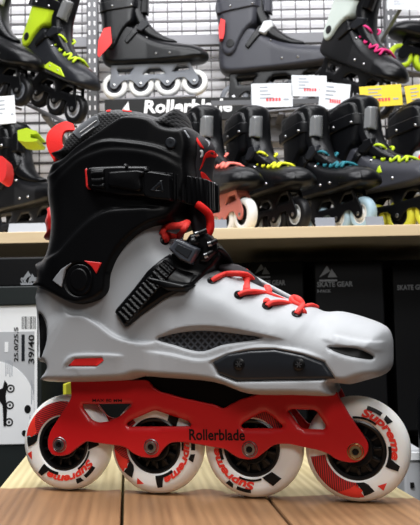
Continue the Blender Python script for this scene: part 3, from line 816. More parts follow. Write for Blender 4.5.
# ---- wooden table
TA = math.atan((126.6-210)/F)                     # the planks run away from us, a little to the left
tdir = np.array([sin(TA), cos(TA), 0]); tper = np.array([cos(TA), -sin(TA), 0])
def tp_(px, py):
    d = ray(float(px), float(py)); P = CAM+d*(-CAMH/d[2]); return P@tper, P@tdir
seams = [tp_(0, 485.3)[0], tp_(121.8, 520)[0], tp_(287, 520)[0], tp_(420, 499)[0]]
y0, y1 = .43, 1.0
table = empty('wooden_table', (0, 0, FZ), (0, 0, -TA)); tag(table, 'low table of wide pale planks with brown varnished front, under the large skate', 'table')
M['plank'] = wood('worn_pine', (.38, .30, .14), (.68, .58, .33), 1.0, 1, ((.19, .095, .042), (.37, .20, .095), tp_(150, 489)[1]+.026))
tb = MB()
for a, b in zip(seams[:-1], seams[1:]):
    tb.box(((a+b)/2, (y0+y1)/2, -FZ-.019), (b-a-.0022, y1-y0, .038), bev=.0016)
tb.build('table_top', M['plank'], table)
xa, xb = seams[0]+.03, seams[-1]-.03
for x in (xa, xb):
    for y in (y0+.04, y1-.04):
        MB().box((x, y, (-FZ-.038)/2), (.05, .05, -FZ-.038), bev=.003).build('leg', M['plank'], table)
for y in (y0+.04, y1-.04): MB().box(((xa+xb)/2, y, -FZ-.078), (xb-xa-.05, .022, .08), bev=.002).build('apron', M['plank'], table)

# ---- the big shelf unit behind
SY = 1.50                                        # its front edge
ZT = pt(210, 228.3, SY).z; ZB = pt(210, 239.6, SY).z
M['oak'] = wood('pale_shelf_veneer', (.70, .52, .30), (.80, .63, .40), .6, 0)
M['shelfblack'] = mat('black_board', (.018, .018, .018), .6, bump=.1, bscale=200)
unit = empty('shelf_unit', (0, SY, FZ)); tag(unit, 'long wide shelving unit with a pale wooden board, behind the large skate', 'shelf')
def rel(o): return o
UB = 2.06
MB().box((0, (2.405-SY)/2, (ZT+ZB)/2-FZ), (2.6, 2.405-SY, ZT-ZB), bev=.0012).build('shelf_board', M['oak'], unit)['label'] = 'pale wooden shelf board'
LZ = -.16
MB().box((0, (UB-1.14)/2+1.14-SY, LZ-.012-FZ), (2.6, UB-1.14, .024), bev=.001).build('lower_deck', M['shelfblack'], unit)
MB().box((0, 2.06-SY+.01, (ZB+FZ)/2-FZ), (2.6, .02, ZB-FZ)).build('back_panel', M['walld'], unit)
for x in (-1.28, 1.28): MB().box((x, (UB-1.14)/2+1.14-SY, (ZB-FZ)/2), (.03, UB-1.14, ZB-FZ)).build('side_panel', M['shelfblack'], unit)
g = MB()
for k in range(44):
    x = -1.1+k*.05
    g.box((x, 2.05-SY, .10-FZ+(ZB-.10)/2), (.004, .006, ZB-.10-.0), 0)
for z in np.arange(ZB-.03, .1, -.05): g.box((0, 2.05-SY, z-FZ), (2.3, .006, .004))
g.build('back_grid', M['wire'], unit)['label'] = 'dark wire grid on the back panel'

# ---- wire grid, posts and rails of the upper wall
gz0, gz1 = ZT, 1.22
wg = empty('wire_grid_panel', (0, WALLY-.03, gz0)); tag(wg, 'grey wire grid panel covering the bright wall behind the upper skates', 'wire grid')
g = MB()
for x in np.arange(-.95, .95, .046): g.box((x, 0, (gz1-gz0)/2), (.0028, .005, gz1-gz0))
g.build('upright_wires', M['wire'], wg)
g = MB()
for k, z in enumerate(np.arange(.01, gz1-gz0, .0325)): g.box((0, -.006, z), (1.92, .006, .003 if k % 2 else .007))
g.build('cross_wires', M['wire'], wg)
for px, lab in ((93, 'dark slotted post left of the white-wheeled black skate'), (391, 'dark slotted post behind the skate with pale cuff')):
    a = pt(px, 50, 2.33); p = empty('slotted_post', (a.x, 2.33, ZT)); tag(p, lab, 'post', 'slotted posts on the wall')
    MB().box((0, 0, (1.25-ZT)/2), (.034, .035, 1.25-ZT), bev=.002).build('post_body', M['post'], p)
    b = MB()
    for z in np.arange(.1, 1.2-ZT, .030):
        for dx in (-.008, .008): b.box((dx, -.0178, z), (.0045, .001, .014))
    b.build('slots', M['wallw'], p)['label'] = 'rows of pale slots'
for i, (y, lab) in enumerate(((39, 'wide grey horizontal rail across the wire grid behind the upper skates'),)):
    a = pt(260, y, 2.35); o = MB().box((0, 0, 0), (1.9, .02, .034), bev=.002).build('wall_rail', M['rail']); o.location = (0, 2.355, a.z); tag(o, lab, 'rail')

# ================================================================ the skates on display: one kind, built once, coloured and posed one by one
MM = .001
def uv(*p): return np.array(p, float)*MM
SH = uv((-28,104),(-36,120),(-38,150),(-33,185),(-10,205),(30,215),(62,208),(85,190),(120,172),(160,160),(200,153),(235,146),(262,134),(275,118),(272,103),(250,96),(180,94),(90,96),(0,96))
g_shell = Body(SH, np.array([14,18,22,20,14,10,14,20,28,32,34,34,36,34,26,12,7,7,9])*MM, lerp_u([-.04, .03, .1, .2, .24, .28], [.030, .033, .034, .043, .043, .038]), n=3)
CF = uv((-16,142),(-28,160),(-36,200),(-38,240),(-44,275),(-34,298),(0,312),(40,318),(66,312),(78,292),(80,262),(74,235),(64,214),(44,200),(26,176),(14,150),(0,138))
g_cuff = Body(CF, np.array([5,8,22,24,22,10,6,6,10,18,20,18,10,6,5,5,5])*MM, lerp_u([-.04, .0, .05, .09], [.036, .0405, .042, .038]), n=3)
g_shell.feats = [step_feat([], g_shell, 0)] if False else []
LN = uv((-30,285),(-40,300),(-32,318),(-8,322),(30,330),(60,332),(84,322),(90,300),(92,270),(96,240),(116,205),(150,178),(185,162),(160,150),(110,165),(80,190),(60,230),(40,280))
g_lin = Body(LN, np.full(len(LN), .012), lerp_u([-.04, .05, .09, .13, .18], [.034, .036, .030, .022, .016]), n=3)
FR = uv((-10,97),(-8,80),(-12,50),(-12,36),(-5,27),(6,27),(16,40),(30,50),(50,50),(62,40),(72,28),(84,28),(94,40),(108,50),(128,50),(140,40),(150,28),(162,28),(172,40),(186,50),(206,50),(217,40),(228,27),(240,27),(247,37),(246,50),(228,80),(222,96))
FH = [uv((8,86),(60,86),(44,68),(16,66)), uv((84,64),(102,82),(134,82),(150,64)), uv((170,68),(186,86),(214,86),(220,72))]
def base_parts():
    d = {}
    d['boot_shell'] = body_obj('boot_shell', g_shell, None, None, .0045)
    d['cuff'] = body_obj('cuff', g_cuff, None, None, .0045)
    d['liner'] = body_obj('liner', g_lin, None, None, .0055)
    tri_ = uv((-2,152),(8,146),(16,160),(10,176),(-4,172))
    c = np.array([.0, .168]); d['pivot'] = plate_uv('pivot', c+.011*np.stack([np.cos(np.linspace(0, 6.28, 17)[:-1]), np.sin(np.linspace(0, 6.28, 17)[:-1])], 1), g_cuff.W, .0022, None, None, s=.004)
    d['cuff_strap'] = plate_uv('cuff_strap', uv((-34,248),(70,256),(96,250),(98,276),(70,284),(-36,276)), lambda X: np.maximum(g_cuff.W(X), .036-.5*np.maximum(0, X[:, 0]-.06)), .005, None, None, bevel=.002, s=.005, back=.012)
    d['strap_buckle'] = plate_uv('strap_buckle', uv((84,240),(94,242),(103,240),(105,292),(96,294),(88,288)), lambda X: np.maximum(g_cuff.W(X), .038-.5*np.maximum(0, X[:, 0]-.06)), .010, None, None, bevel=.003, s=.006, back=.01)
    d['ankle_strap'] = plate_uv('ankle_strap', uv((36,160),(44,150),(78,186),(104,204),(98,220),(70,206)), lambda X: np.maximum(g_shell.W(X), .030-.3*np.maximum(0, X[:, 0]-.07)), .006, None, None, bevel=.002, s=.005, back=.006)
    d['ankle_buckle'] = plate_uv('ankle_buckle', uv((70,190),(86,184),(108,204),(104,222),(84,218)), lambda X: np.maximum(g_shell.W(X), .030-.3*np.maximum(0, X[:, 0]-.07)), .011, None, None, bevel=.003, s=.005, back=.004)
    d['side_plate'] = plate_uv('side_plate', uv((95,108),(120,128),(175,124),(205,106)), g_shell.W, .0022, None, None, s=.005)
    d['toe_cap'] = plate_uv('toe_cap', uv((205,108),(222,130),(262,126),(268,112),(262,102)), g_shell.W, .002, None, None, s=.005)
    m = MB()
    ex = uv((104,178),(128,168),(152,161),(176,156),(198,152)); W = g_shell.W(ex-np.array([0, .006]))
    for i in range(4):
        for sgn in (1, -1):
            a, b = ex[i]-np.array([0, .006]), ex[i+1]-np.array([0, .004])
            m.tube([(a[0], -sgn*W[i]*1.05, a[1]), (a[0]*.6+b[0]*.4, -sgn*W[i]*.55, a[1]+.012), ((a[0]+b[0])/2, 0, (a[1]+b[1])/2+.013), (a[0]*.4+b[0]*.6, sgn*W[i]*.55, b[1]+.012), (b[0], sgn*W[i+1]*1.05, b[1])], .0036, 6)
    for sgn in (1, -1):
        t = np.linspace(0, 2*pi, 14); m.tube(np.stack([.112+.016*np.cos(t), -sgn*(.012+.012*np.sin(t)), .192+.010*np.sin(t)], 1), .0032, 6)
    d['lace'] = m.build('lace', None, None, True)
    fr = plate_uv('frame', rounded(FR, .003, 2), flat(.0150), .001, None, None, bevel=.001, s=.007, back=.0026, holes=FH)
    me = fr.data; f2 = plate_uv('frame', rounded(FR, .003, 2), flat(-.0135), .001, None, None, bevel=.001, s=.007, back=.0026, holes=FH)
    bm = bmesh.new(); bm.from_mesh(me); bm.from_mesh(f2.data)
    for x in (.03, .115, .195):
        r = bmesh.ops.create_cube(bm, size=1); bmesh.ops.scale(bm, vec=(.05, .029, .006), verts=r['verts']); bmesh.ops.translate(bm, vec=(x, 0, .092), verts=r['verts'])
    bm.to_mesh(me); bm.free(); bpy.data.objects.remove(f2); d['frame'] = fr
    m = MB(); m.lathe([(.0225, -.0095), (.024, -.0112), (.031, -.0112), (.035, -.0095), (.0375, -.006), (.038, 0), (.0375, .006), (.035, .0095), (.031, .0112), (.024, .0112), (.0225, .0095)], 32)
    d['wheel'] = m.build('wheel', None, None, ang=60)
    m = MB(); m.lathe([(.0235, -.006), (.0225, -.0100), (.0205, -.0100), (.0195, -.005), (.012, -.005), (.011, -.0102), (.0, -.0102)], 24); m.lathe([(.0235, .006), (.0225, .0100), (.0205, .0100), (.0195, .005), (.012, .005), (.011, .0102), (.0, .0102)], 24)
    d['wheel_hub'] = m.build('wheel_hub', None, None, ang=40)
    m = MB(); m.lathe([(0, -.0175), (.003, -.0175), (.0048, -.0165), (.005, -.0150)], 16); d['axle_bolt'] = m.build('axle_bolt', None, None, ang=40)
    d['rivet'] = MB().lathe([(0, -.0030), (.0026, -.0025), (.0036, .001)], 12).build('rivet', None, None, True)
    out = {k: o.data for k, o in d.items()}
    for o in d.values(): bpy.data.objects.remove(o)
    return out
GEN = base_parts()
_cache = {}
def gen(part, m, parent, name=None):
    k = (part, m)
    if k not in _cache:
        me = GEN[part].copy(); me.materials.clear(); me.materials.append(M[m]); _cache[k] = me
    return link(name or part, _cache[k], parent)

for n, c, r in (('coal', (.004, .0042, .005), .3), ('charcoal', (.014, .015, .018), .33), ('slate', (.04, .041, .05), .38), ('lime', (.46, .62, .02), .45), ('sage', (.50, .56, .52), .45),
                ('salmon', (.52, .16, .13), .45), ('coral', (.85, .20, .16), .6), ('yellow', (.70, .72, .03), .6), ('teal', (.02, .16, .20), .6), ('pink', (.6, .03, .16), .6),
                ('clear', (.55, .57, .58), .25), ('palegrey', (.55, .57, .58), .4), ('smoke', (.16, .17, .19), .4), ('bluegrey', (.35, .48, .55), .4), ('white_w', (.80, .80, .78), .4),
                ('redtag', (.72, .03, .03), .45), ('blackw', (.008, .008, .009), .4), ('silver', (.5, .5, .52), .3), ('olive', (.60, .58, .05), .4)):
    M[n] = mat(n+'_finish', c, r, bump=.08, bscale=900, spec=.22)
M['clear'] = mat('clear_plastic', (.42, .43, .44), .12, trans=.6)

RIV = [(x, z, (g_cuff if k < 2 else g_shell).W([(x, z)])[0]+(.0045 if k < 2 else 0)) for k, (x, z) in enumerate(((.060, .262), (.004, .262), (.128, .118), (.168, .116), (.100, .168)))]
def display_skate(loc, yaw, label, shell='coal', cuff='coal', strap='coal', buckle='clear', lace=None, frame='coal', wheel='blackw', hub='silver', side=None, toe=None, ankle='coal', abuckle='charcoal',
                  liner='coal', pitch=0, roll=0, scale=1.0, group=None, origin=(.117, 0), pivot='blackw', accent=None):
    """stands with the middle of its wheel base at loc"""
    e = empty('inline_skate', (0, 0, 0)); tag(e, label, 'inline skate', group)
    Rm = Matrix.Rotation(-yaw, 4, 'Z') @ Matrix.Rotation(pitch, 4, 'Y') @ Matrix.Rotation(roll, 4, 'X')
    T = Matrix.Translation(Vector(loc)) @ Rm @ Matrix.Scale(scale, 4)
    e.matrix_world = T @ Matrix.Translation((-.117, 0, 0))
    gen('boot_shell', shell, e); c = gen('cuff', cuff, e); gen('pivot', pivot, c); gen('liner', liner, e)
    for k, q in enumerate(RIV):
        o = gen('rivet', 'steel', c if k < 2 else e); o.location = (q[0], -q[2], q[1])
    s = gen('cuff_strap', strap, c); gen('strap_buckle', buckle, s)
    s = gen('ankle_strap', ankle, e); gen('ankle_buckle', abuckle, s)
    if side == 'limemark':
        o = plate_uv('triangle_mark', uv((118,134),(128,152),(138,134)), g_shell.W, .0012, M['lime'], e, s=.004, bevel=.0006); o['label'] = 'lime triangle mark'
    elif side: gen('side_plate', side, e)
    if toe: gen('toe_cap', toe, e)
    if lace: gen('lace', lace, e)
    f = gen('frame', frame, e)
    for i in range(4):
        w = gen('wheel', wheel, e); w.location = (.078*i, 0, .038); gen('wheel_hub', hub, w)
        b = gen('axle_bolt', 'steel', e); b.location = (.078*i, 0, .038)
    return e

# ---- the row standing on the wooden board, toes towards us
GS = 'inline skates along the wooden shelf board'
def on_shelf(px, Y, yaw, label, **k):
    a = pt(px, 228, Y); loc = Vector((a.x, Y, ZT+.0003)); d = Vector((cos(yaw), -sin(yaw), 0))
    return display_skate(loc-d*.117*k.get('scale', 1), yaw, label, group=GS, **k)   # px, Y = the front wheel
on_shelf(246, 1.575, R(62), 'black skate with coral laces, salmon frame and white wheels, directly right of the large skate', lace='coral', frame='salmon', wheel='white_w', hub='blackw', toe='coal', scale=.95)
on_shelf(299, 1.585, R(62), 'black skate with yellow laces on the wooden shelf, between coral-laced and teal-laced skates', lace='yellow', wheel='blackw', hub='palegrey', toe='coal', scale=.95)
on_shelf(364, 1.59, R(62), 'black skate with teal laces and pale blue wheels on the wooden shelf', lace='teal', wheel='bluegrey', hub='white_w', toe='coal', scale=.95)
on_shelf(432, 1.585, R(54), 'grey skate with lime laces and lime triangle mark on the wooden shelf', shell='slate', lace='lime', wheel='olive', hub='blackw', abuckle='coal', cuff='coal', side='limemark')
on_shelf(500, 1.62, R(54), 'pale grey skate with red strap, cut off by right picture edge', shell='palegrey', cuff='coal', abuckle='redtag', ankle='redtag', lace=None, wheel='white_w')
ls = on_shelf(58, 1.70, R(42), 'black skate with lime cuff clip on the wooden shelf, left of the large skate', buckle='coal', wheel='blackw', hub='charcoal', abuckle='coal', lace=None, frame='charcoal', scale=.93)

# ---- the skates on the wall
GW = 'inline skates displayed on the wire grid wall'
def bracket(loc, yaw, pitch, label, wid=.24, scale=1.0):
    """a steel peg pair from the grid that carries a skate by its frame"""
    BY = WALLY-.042; e = empty('display_bracket', (loc.x, BY, loc.z-.012)); tag(e, label, 'bracket', 'steel brackets under the wall skates')
    dy = BY-loc.y
    MB().box((0, 0, -.02), (.05, .006, .08), bev=.001).build('back_plate', M['rail'], e)
    MB().box((0, -dy/2-.004, 0), (.016, dy+.008, .010), bev=.001).build('arm', M['rail'], e)
    o = MB().box((0, 0, 0), (wid, .030, .006), bev=.001).build('cradle', M['rail'], e); o.location = (0, -dy, .0075); o.rotation_euler = (0, pitch, -yaw)
    return e
def on_wall(px, py, Y, yaw, label, blabel, pitch=0, **k):
    loc = pt(px, py, Y); sc = k.get('scale', 1)
    e = display_skate(loc, yaw, label, group=GW, pitch=pitch, **k)
    bracket(loc+Vector((0, 0, -.0005)), yaw, pitch, blabel); return e
on_wall(155, 97.5, 2.16, R(6), 'black skate with white wheels and red heel tag standing above the shop sign', 'steel bracket under the black skate with white wheels', wheel='white_w', hub='slate', frame='smoke', buckle='coal', abuckle='charcoal', scale=1.0, shell='coal', cuff='coal')
gd = on_wall(281, 109.5, 2.27, R(14), 'grey skate with red heel loop on the wall, right of the shop sign', 'steel bracket under the grey skate with red heel loop', shell='slate', cuff='slate', strap='slate', ankle='coal', buckle='slate', abuckle='palegrey', wheel='smoke', hub='silver', scale=1.22)
on_wall(45, 111, 1.98, R(37), 'lime and grey skate hanging toe down on the wall at upper left', 'steel bracket under the lime and grey skate', pitch=R(27), shell='charcoal', cuff='lime', strap='coal', buckle='clear', lace='lime', side='lime', wheel='blackw', hub='silver', scale=.98)
on_wall(347, 106, 2.0, R(55), 'black skate with pale grey cuff and pink lining, hanging toe down above yellow cards', 'steel bracket under the skate with pale grey cuff', pitch=R(30), shell='coal', cuff='sage', strap='coal', buckle='coal', lace='pink', wheel='blackw', scale=1.02)
on_wall(436, 76, 2.2, R(170), 'black skate with lime-ringed wheels at the upper right picture edge', 'steel bracket under the skate with lime-ringed wheels', pitch=R(-8), shell='coal', wheel='lime', hub='smoke', buckle='clear', lace=None)
on_wall(-14, 98, 1.96, R(30), 'black skate with silver buckle, toe down at the upper left picture edge', 'steel bracket under the black skate at upper left', pitch=R(20), buckle='silver', shell='coal', wheel='blackw', hub='smoke', lace=None)

# ---- shop sign
def text_on(name, body, m, parent, w, cap, loc, rot=(R(90), 0, 0), bold=0.0, shear=0.0):
    V, Fc = text_mesh(body, 1, 0, bold, 2)
    x = V[:, 0]/V[:, 0].max()*w; y = V[:, 1]/.7*cap
    o = mesh_obj(name, np.stack([x+shear*y, y, np.zeros(len(x))], 1), Fc, m, parent, False); o.location = loc; o.rotation_euler = rot; return o
a, b = pt(104.5, 99.5, 2.075), pt(250, 119, 2.075)
sg = empty('shop_sign', ((a.x+b.x)/2, 2.08, b.z)); tag(sg, 'black sign with white Rollerblade lettering under the white-wheeled black skate', 'sign')
MB().box((0, 0, (a.z-b.z)/2), (b.x-a.x, .010, a.z-b.z), bev=.001).build('sign_board', M['black'], sg)
for x in (-.13, .13): MB().box((x, .15, (a.z-b.z)*.5), (.012, .29, .012)).build('sign_arm', M['rail'], sg)
t0, t1 = pt(144, 112.8, 2.075), pt(232, 112.8, 2.075)
text_on('brand_lettering', 'Rollerblade', M['white'], sg, t1.x-t0.x, .035, (t0.x-(a.x+b.x)/2, -.0056, t0.z-b.z), bold=.035, shear=.1)['label'] = 'white Rollerblade lettering'
l0 = pt(119, 111, 2.075); x0 = l0.x-(a.x+b.x)/2
MB().prism([(x0, .020), (x0+.030, .024), (x0+.026, .056)], -.0062, -.005).build('logo_mark', M['white'], sg)

# ---- price cards
M['label'] = mat('label_white', (.86, .87, .88), .5); M['labelg'] = mat('label_grey', (.46, .47, .49), .5)
M['cardgrey'] = mat('pale_grey_card', (.30, .31, .33), .5)
M['card'] = mat('white_card', (.74, .76, .78), .5); M['cardy'] = mat('yellow_card', (.86, .62, .03), .5); M['inkg'] = mat('grey_ink', (.36, .38, .42), .6); M['inkr'] = mat('red_ink', (.75, .07, .08), .6)
def price_card(px, py, w, h, Y, label, m='card', tilt=0, lean=0, red=True, group='price cards'):
    s = Y/F; a = pt(px, py, Y); e = empty('price_card', (a.x, a.y, a.z), (lean, R(tilt), 0)); tag(e, label, 'price card', group)
    W, H = w*s, h*s
    MB().box((0, 0, 0), (W, .0016, H), bev=.0004).build('card', M[m], e)
    rnd = random.Random(int(px*7+py))
    for k in range(4):
        L = W*rnd.uniform(.18, .34); MB().box((-W*.30+L/2, -.0011, H*(.34-.15*k)), (L, .0004, H*.05)).build('print_line', M['inkg'], e)
    MB().box((W*.34, -.0011, -H*.18), (W*.13, .0004, H*.07)).build('print_line', M['inkg'], e)
    MB().box((0, (1.7982-Y)/2+.0004, -H*.42), (W*.3, 1.7982-Y+.0006, H*.10)).build('clip', M['post'], e) if Y < 1.7982 else None
    if red:
        i = MB()
        for k in range(5): i.box((-W*.12+k*W*.075, -.0011, -H*.18), (W*.055, .0004, H*.14))
        i.build('price_mark', M['inkr'], e)
    return e
M['cardrail'] = M['post']
rz = pt(330, 101, 1.80).z
rl = empty('card_rail', (0, WALLY-.03, rz)); tag(rl, 'thin dark rail carrying white and yellow price cards below the wall skates', 'rail')
MB().box((.33, 1.8007-(WALLY-.03), 0), (.64, .005, .012)).build('rail_bar', M['post'], rl)
for x in (.10, .60): MB().box((x, (1.802-(WALLY-.042))/2-.012, -.006), (.008, WALLY-.042-1.802, .008)).build('rail_arm', M['post'], rl)
price_card(272, 95.3, 42, 25, 1.7975, 'white price card right of the shop sign, below the grey skate', tilt=0)
price_card(309, 86, 36, 22, 1.7975, 'white price card partly behind a tilted one, below the skate with pale cuff', tilt=2)
price_card(334.5, 96.5, 31, 28, 1.796, 'white price card tilted clockwise, left of the yellow cards', tilt=7)
price_card(381, 96, 43, 22, 1.7975, 'yellow price card wholly in view, right of the tilted white one', 'cardy', tilt=-3)
price_card(419, 96, 27, 24, 1.7975, 'yellow price card cut by right picture edge', 'cardy', tilt=-7)
ca = price_card(5, 110, 21, 29, 1.775, 'white price card under the toe-down black skate at upper left edge', tilt=-4, red=False)
b = pt(5, 97, 1.778); MB().box((0, .04, -.02), (.01, .08, .006)).build('card_hook', M['rail'], ca)
tr = price_card(404, 4, 36, 12, 1.95, 'white card high at the upper right picture edge', tilt=3, red=False)
MB().box((0, (WALLY-.03-1.952)/2, .005), (.01, WALLY-.03-1.952, .006)).build('card_hook', M['rail'], tr)
# leaning cards on the shelf
for px, w, lab in ((27, 40, 'pale card leaning on the shelf at left, in front of lime-clip skate'), (214, 26, 'pale card leaning on the shelf beside the salmon frame'),
                   (326, 20, 'pale card leaning on the shelf between yellow-laced and teal-laced skates'), (376, 18, 'pale card leaning on the shelf between teal-laced and lime-laced skates')):
    Y = 1.512; s = Y/F; a = pt(px, 225, Y); W, H = w*s, .024
    e = empty('shelf_card', (a.x, Y, ZT)); tag(e, lab, 'price card', 'pale cards along the shelf edge')
    MB().box((0, .010, H*.43), (W, .0018, H), rot=Matrix.Rotation(R(-30), 3, 'X'), bev=.0004).build('card', M['cardgrey' if px < 100 else 'smoke'], e)
    MB().box((0, .012, .0011), (W, .020, .0016)).build('card_foot', M['card'], e)

# ---- hanging tags
def tag_plate(name, px, Y, m, label, cat, th=.003):
    P = np.array([pt(x, y, Y) for x, y in px]); c = P.mean(0); m_ = MB(); m_.prism(np.stack([P[:, 0]-c[0], P[:, 2]-c[2]], 1), -th/2, th/2)
    o = m_.build(name, M[m]); o.location = c; return tag(o, label, cat)
tag_plate('heel_tag', [(104,28.5),(110.5,27),(112,43),(107,49),(99,57.5),(97.5,55),(98.5,40)], 2.10, 'redtag', 'red tag hanging at the heel of the white-wheeled black skate', 'tag')
bpy.context.view_layer.update()
P = [pt(x, y, 2.27) for x, y in ((221,21),(225,23),(224.5,34),(223,41),(219.5,41),(218.5,30))]
o = MB().prism([(p.x, p.z) for p in P], 2.25, 2.28).build('heel_loop', M['redtag'], gd, ang=40); o['label'] = 'red heel loop'
inv = gd.matrix_world.inverted()
for v in o.data.vertices: v.co = inv @ v.co
bpy.context.view_layer.update()
P = np.array([pt(1+6*cos(t), 169+13*sin(t), 1.545) for t in np.linspace(0, 2*pi, 20, endpoint=False)])
inv = ls.matrix_world.inverted()
o = MB().prism(P[:, [0, 2]], 1.542, 1.60).build('round_badge', M['redtag'], ls, ang=40); o['label'] = 'round red badge'
for v in o.data.vertices: v.co = inv @ v.co
P = [pt(x, y, 1.56) for x, y in ((18,131),(27,128.5),(37,131.5),(38.5,134),(31,135),(31,138.5),(38.5,139.5),(37,142),(26,142.5),(18.5,141))]
o = MB().prism([(p.x, p.z) for p in P], 1.555, 1.63).build('cuff_clip', M['lime'], ls); o['label'] = 'lime forked cuff clip'
for v in o.data.vertices: v.co = inv @ v.co

# ---- boxes under the shelf
M['gearink'] = mat('dim_grey_ink', (.24, .25, .26), .6)
M['boxblack'] = mat('black_card_box', (.003, .003, .0035), .5, spec=.2, bump=.1, bscale=400); M['boxgrey'] = mat('dark_green_grey_box', (.014, .018, .018), .5, spec=.3)
def gear_box(x0, y0, x1, y1, Y, depth, label, lines, tri=None, tilt=0, tx=0, cap=.008):
    a, b = pt(x0, y0, Y), pt(x1, y1, Y); e = empty('gear_box', ((a.x+b.x)/2, Y, b.z), (0, R(tilt), 0)); tag(e, label, 'box', 'black boxes of skate gear')
    W, H = b.x-a.x, a.z-b.z
    MB().box((0, depth/2, H/2), (W, depth, H), bev=.003).build('carton', M['boxblack'], e)
    for body, px, py, wpx, c in lines:
        p = pt(px, py, Y); text_on('gear_lettering', body, M['gearink'], e, wpx*Y/F, c, (p.x-(a.x+b.x)/2, -.0006, p.z-b.z), bold=.03)
    if tri:
        p = pt(*tri[:2], Y); k = tri[2]*Y/F; x, z = p.x-(a.x+b.x)/2, p.z-b.z
        MB().prism([(x-k, z-k*.6), (x-.1*k, z+k*.7), (x+.25*k, z+.1*k)], -.0008, -.0002).build('logo_mark', M['gearink'], e)
        MB().prism([(x-.05*k, z-k*.6), (x+.4*k, z+.35*k), (x+k, z-k*.6)], -.0008, -.0002).build('logo_mark', M['gearink'], e)
        MB().box((x, -.0005, z-k*.95), (k*2, .0004, k*.2)).build('logo_word', M['greypr'], e)
    return e
def stack_to(e, o_z): pass
gear_box(250, 262, 308, 420, 1.66, .25, 'black skate gear box under the shelf above the red laces', [('SKATE GEAR', 255.5, 285.5, 30, .0105)], (262, 269.5, 8), tilt=0)
gear_box(314, 263, 389, 420, 1.62, .3, 'wide black skate gear box marked 3-PACK under the shelf', [('SKATE GEAR', 317, 287, 36, .0105), ('3-PACK', 317, 292.5, 14, .006)], (328, 272, 9), tilt=0)
gear_box(392, 266, 470, 430, 1.65, .25, 'black skate gear box under the shelf at right picture edge', [('SKATE GEAR', 397, 290, 33, .0105)])
for (px, py, w, h, par) in ((372, 280, 10, 18, 0), (300, 277, 6, 12, 0)): pass
# panel window on the 3-pack box
LB0, LB1 = pt(-30, 287.5, 1.16), pt(41.5, 458, 1.16)
lb = empty('shoe_box', ((LB0.x+LB1.x)/2, 1.16, LZ)); tag(lb, 'dark box with big white size label, on the lower deck at the left', 'box')
cx = (LB0.x+LB1.x)/2; Wb = LB1.x-LB0.x; Hb = LB0.z-LZ
MB().box((0, .17, Hb/2), (Wb, .34, Hb), bev=.002).build('carton', M['boxgrey'], lb)
MB().box((0, .168, Hb-.014), (Wb+.006, .345, .029), bev=.002).build('box_lid', M['boxgrey'], lb)
def L(px, py): p = pt(px, py, 1.16); return p.x-cx, p.z-LZ
def lab_rect(name, x0, y0, x1, y1, m, off):
    a, b = L(x0, y0), L(x1, y1); return MB().box(((a[0]+b[0])/2, -off, (a[1]+b[1])/2), (b[0]-a[0], .0006, a[1]-b[1])).build(name, M[m], lb)
lab_rect('size_label', -28, 296.5, 37.3, 444, 'label', .0006)
lab_rect('size_band', -28, 332.5, 34.5, 444, 'labelg', .0012)
cc = L(-6, 408); R_ = 41*1.16/F; ang = np.linspace(0, 2*pi, 64, endpoint=False)
lo, hi, le, ri = L(0, 444)[1], L(0, 333)[1], L(-28, 0)[0], L(34.5, 0)[0]
arcp = [(cc[0]+R_*cos(t), cc[1]+R_*1.12*sin(t)) for t in np.linspace(0, pi/2, 20)]
MB().prism([(le, lo), (ri, lo)]+[(min(x, ri), z) for x, z in arcp]+[(le, arcp[-1][1])], -.0020, -.0012).build('drawing_field', M['label'], lb)
def vtext(s, px, py, lenpx, cap, m='black', off=.0024):
    p = L(px, py); return text_on('label_lettering', s, M[m], lb, lenpx*1.16/F, cap, (p[0], -off, p[1]), (R(90), R(-90), 0), bold=.02)
vtext('39/40', 34.6, 363.5, 28.5, .0088); vtext('25.0/25.5', 18.5, 361.5, 34, .0062)
bc = MB(); rnd = random.Random(2); x = 22.0
while x < 36:
    wd = rnd.choice((.35, .6, .9)); a, b = L(x, 316.5), L(x+wd, 329); bc.box(((a[0]+b[0])/2, -.0011, (a[1]+b[1])/2), (b[0]-a[0], .0003, a[1]-b[1])); x += wd+rnd.choice((.4, .6, .9))
bc.build('barcode', M['black'], lb)
lab_rect('dark_patch', 21.8, 334.5, 25, 361, 'gunmetal', .0016)
lab_rect('outlined_patch', 5, 342, 8.5, 352, 'label', .0016)
# drawing of a skate on the label: boot, frame, wheels
dsk = MB()
for (px, py) in ((11.0, 388.5), (10.2, 405), (9.4, 422)):
    c = L(px, py)
    dsk.add(*(lambda t: ([(c[0]+r*cos(a), -.0024, c[1]+r*sin(a)) for r in (.0040, .0062) for a in t], [(i, (i+1) % 24, 24+(i+1) % 24, 24+i) for i in range(24)]))(np.linspace(0, 2*pi, 24, endpoint=False)))
    dsk.add([(c[0]+.0018*cos(a), -.0024, c[1]+.0018*sin(a)) for a in np.linspace(0, 2*pi, 10, endpoint=False)], [tuple(range(10))])
P = [L(*q) for q in ((8,384),(6,396),(7.5,410),(6.5,426),(4,426),(3,405),(-2,398),(-10,399),(-14,388),(-2,390),(3,388),(5,380))]
dsk.prism(P, -.0026, -.0021)
dsk.build('skate_drawing', M['black'], lb)['label'] = 'black drawing of a skate'
for px, py, r in ((28, 409, .0062), (24.6, 433, .0046)):
    sm = MB(); c = L(px, py); sm.add([(c[0]+r*.8*cos(a), -.0024, c[1]+r*sin(a)) for a in np.linspace(0, 2*pi, 20, endpoint=False)], [tuple(range(20))])
    sm.build('round_emblem', M['black'], lb)
for x, y0, y1 in ((31.5, 380, 404), (33, 384, 400), (30, 415, 438), (32, 418, 436), (6, 360, 376), (8, 360, 374), (10, 360, 377), (12, 362, 376)):
    a, b = L(x, y0), L(x+.7, y1); MB().box(((a[0]+b[0])/2, -.0022, (a[1]+b[1])/2), (b[0]-a[0], .0003, a[1]-b[1])).build('print_column', M['inkg'], lb)
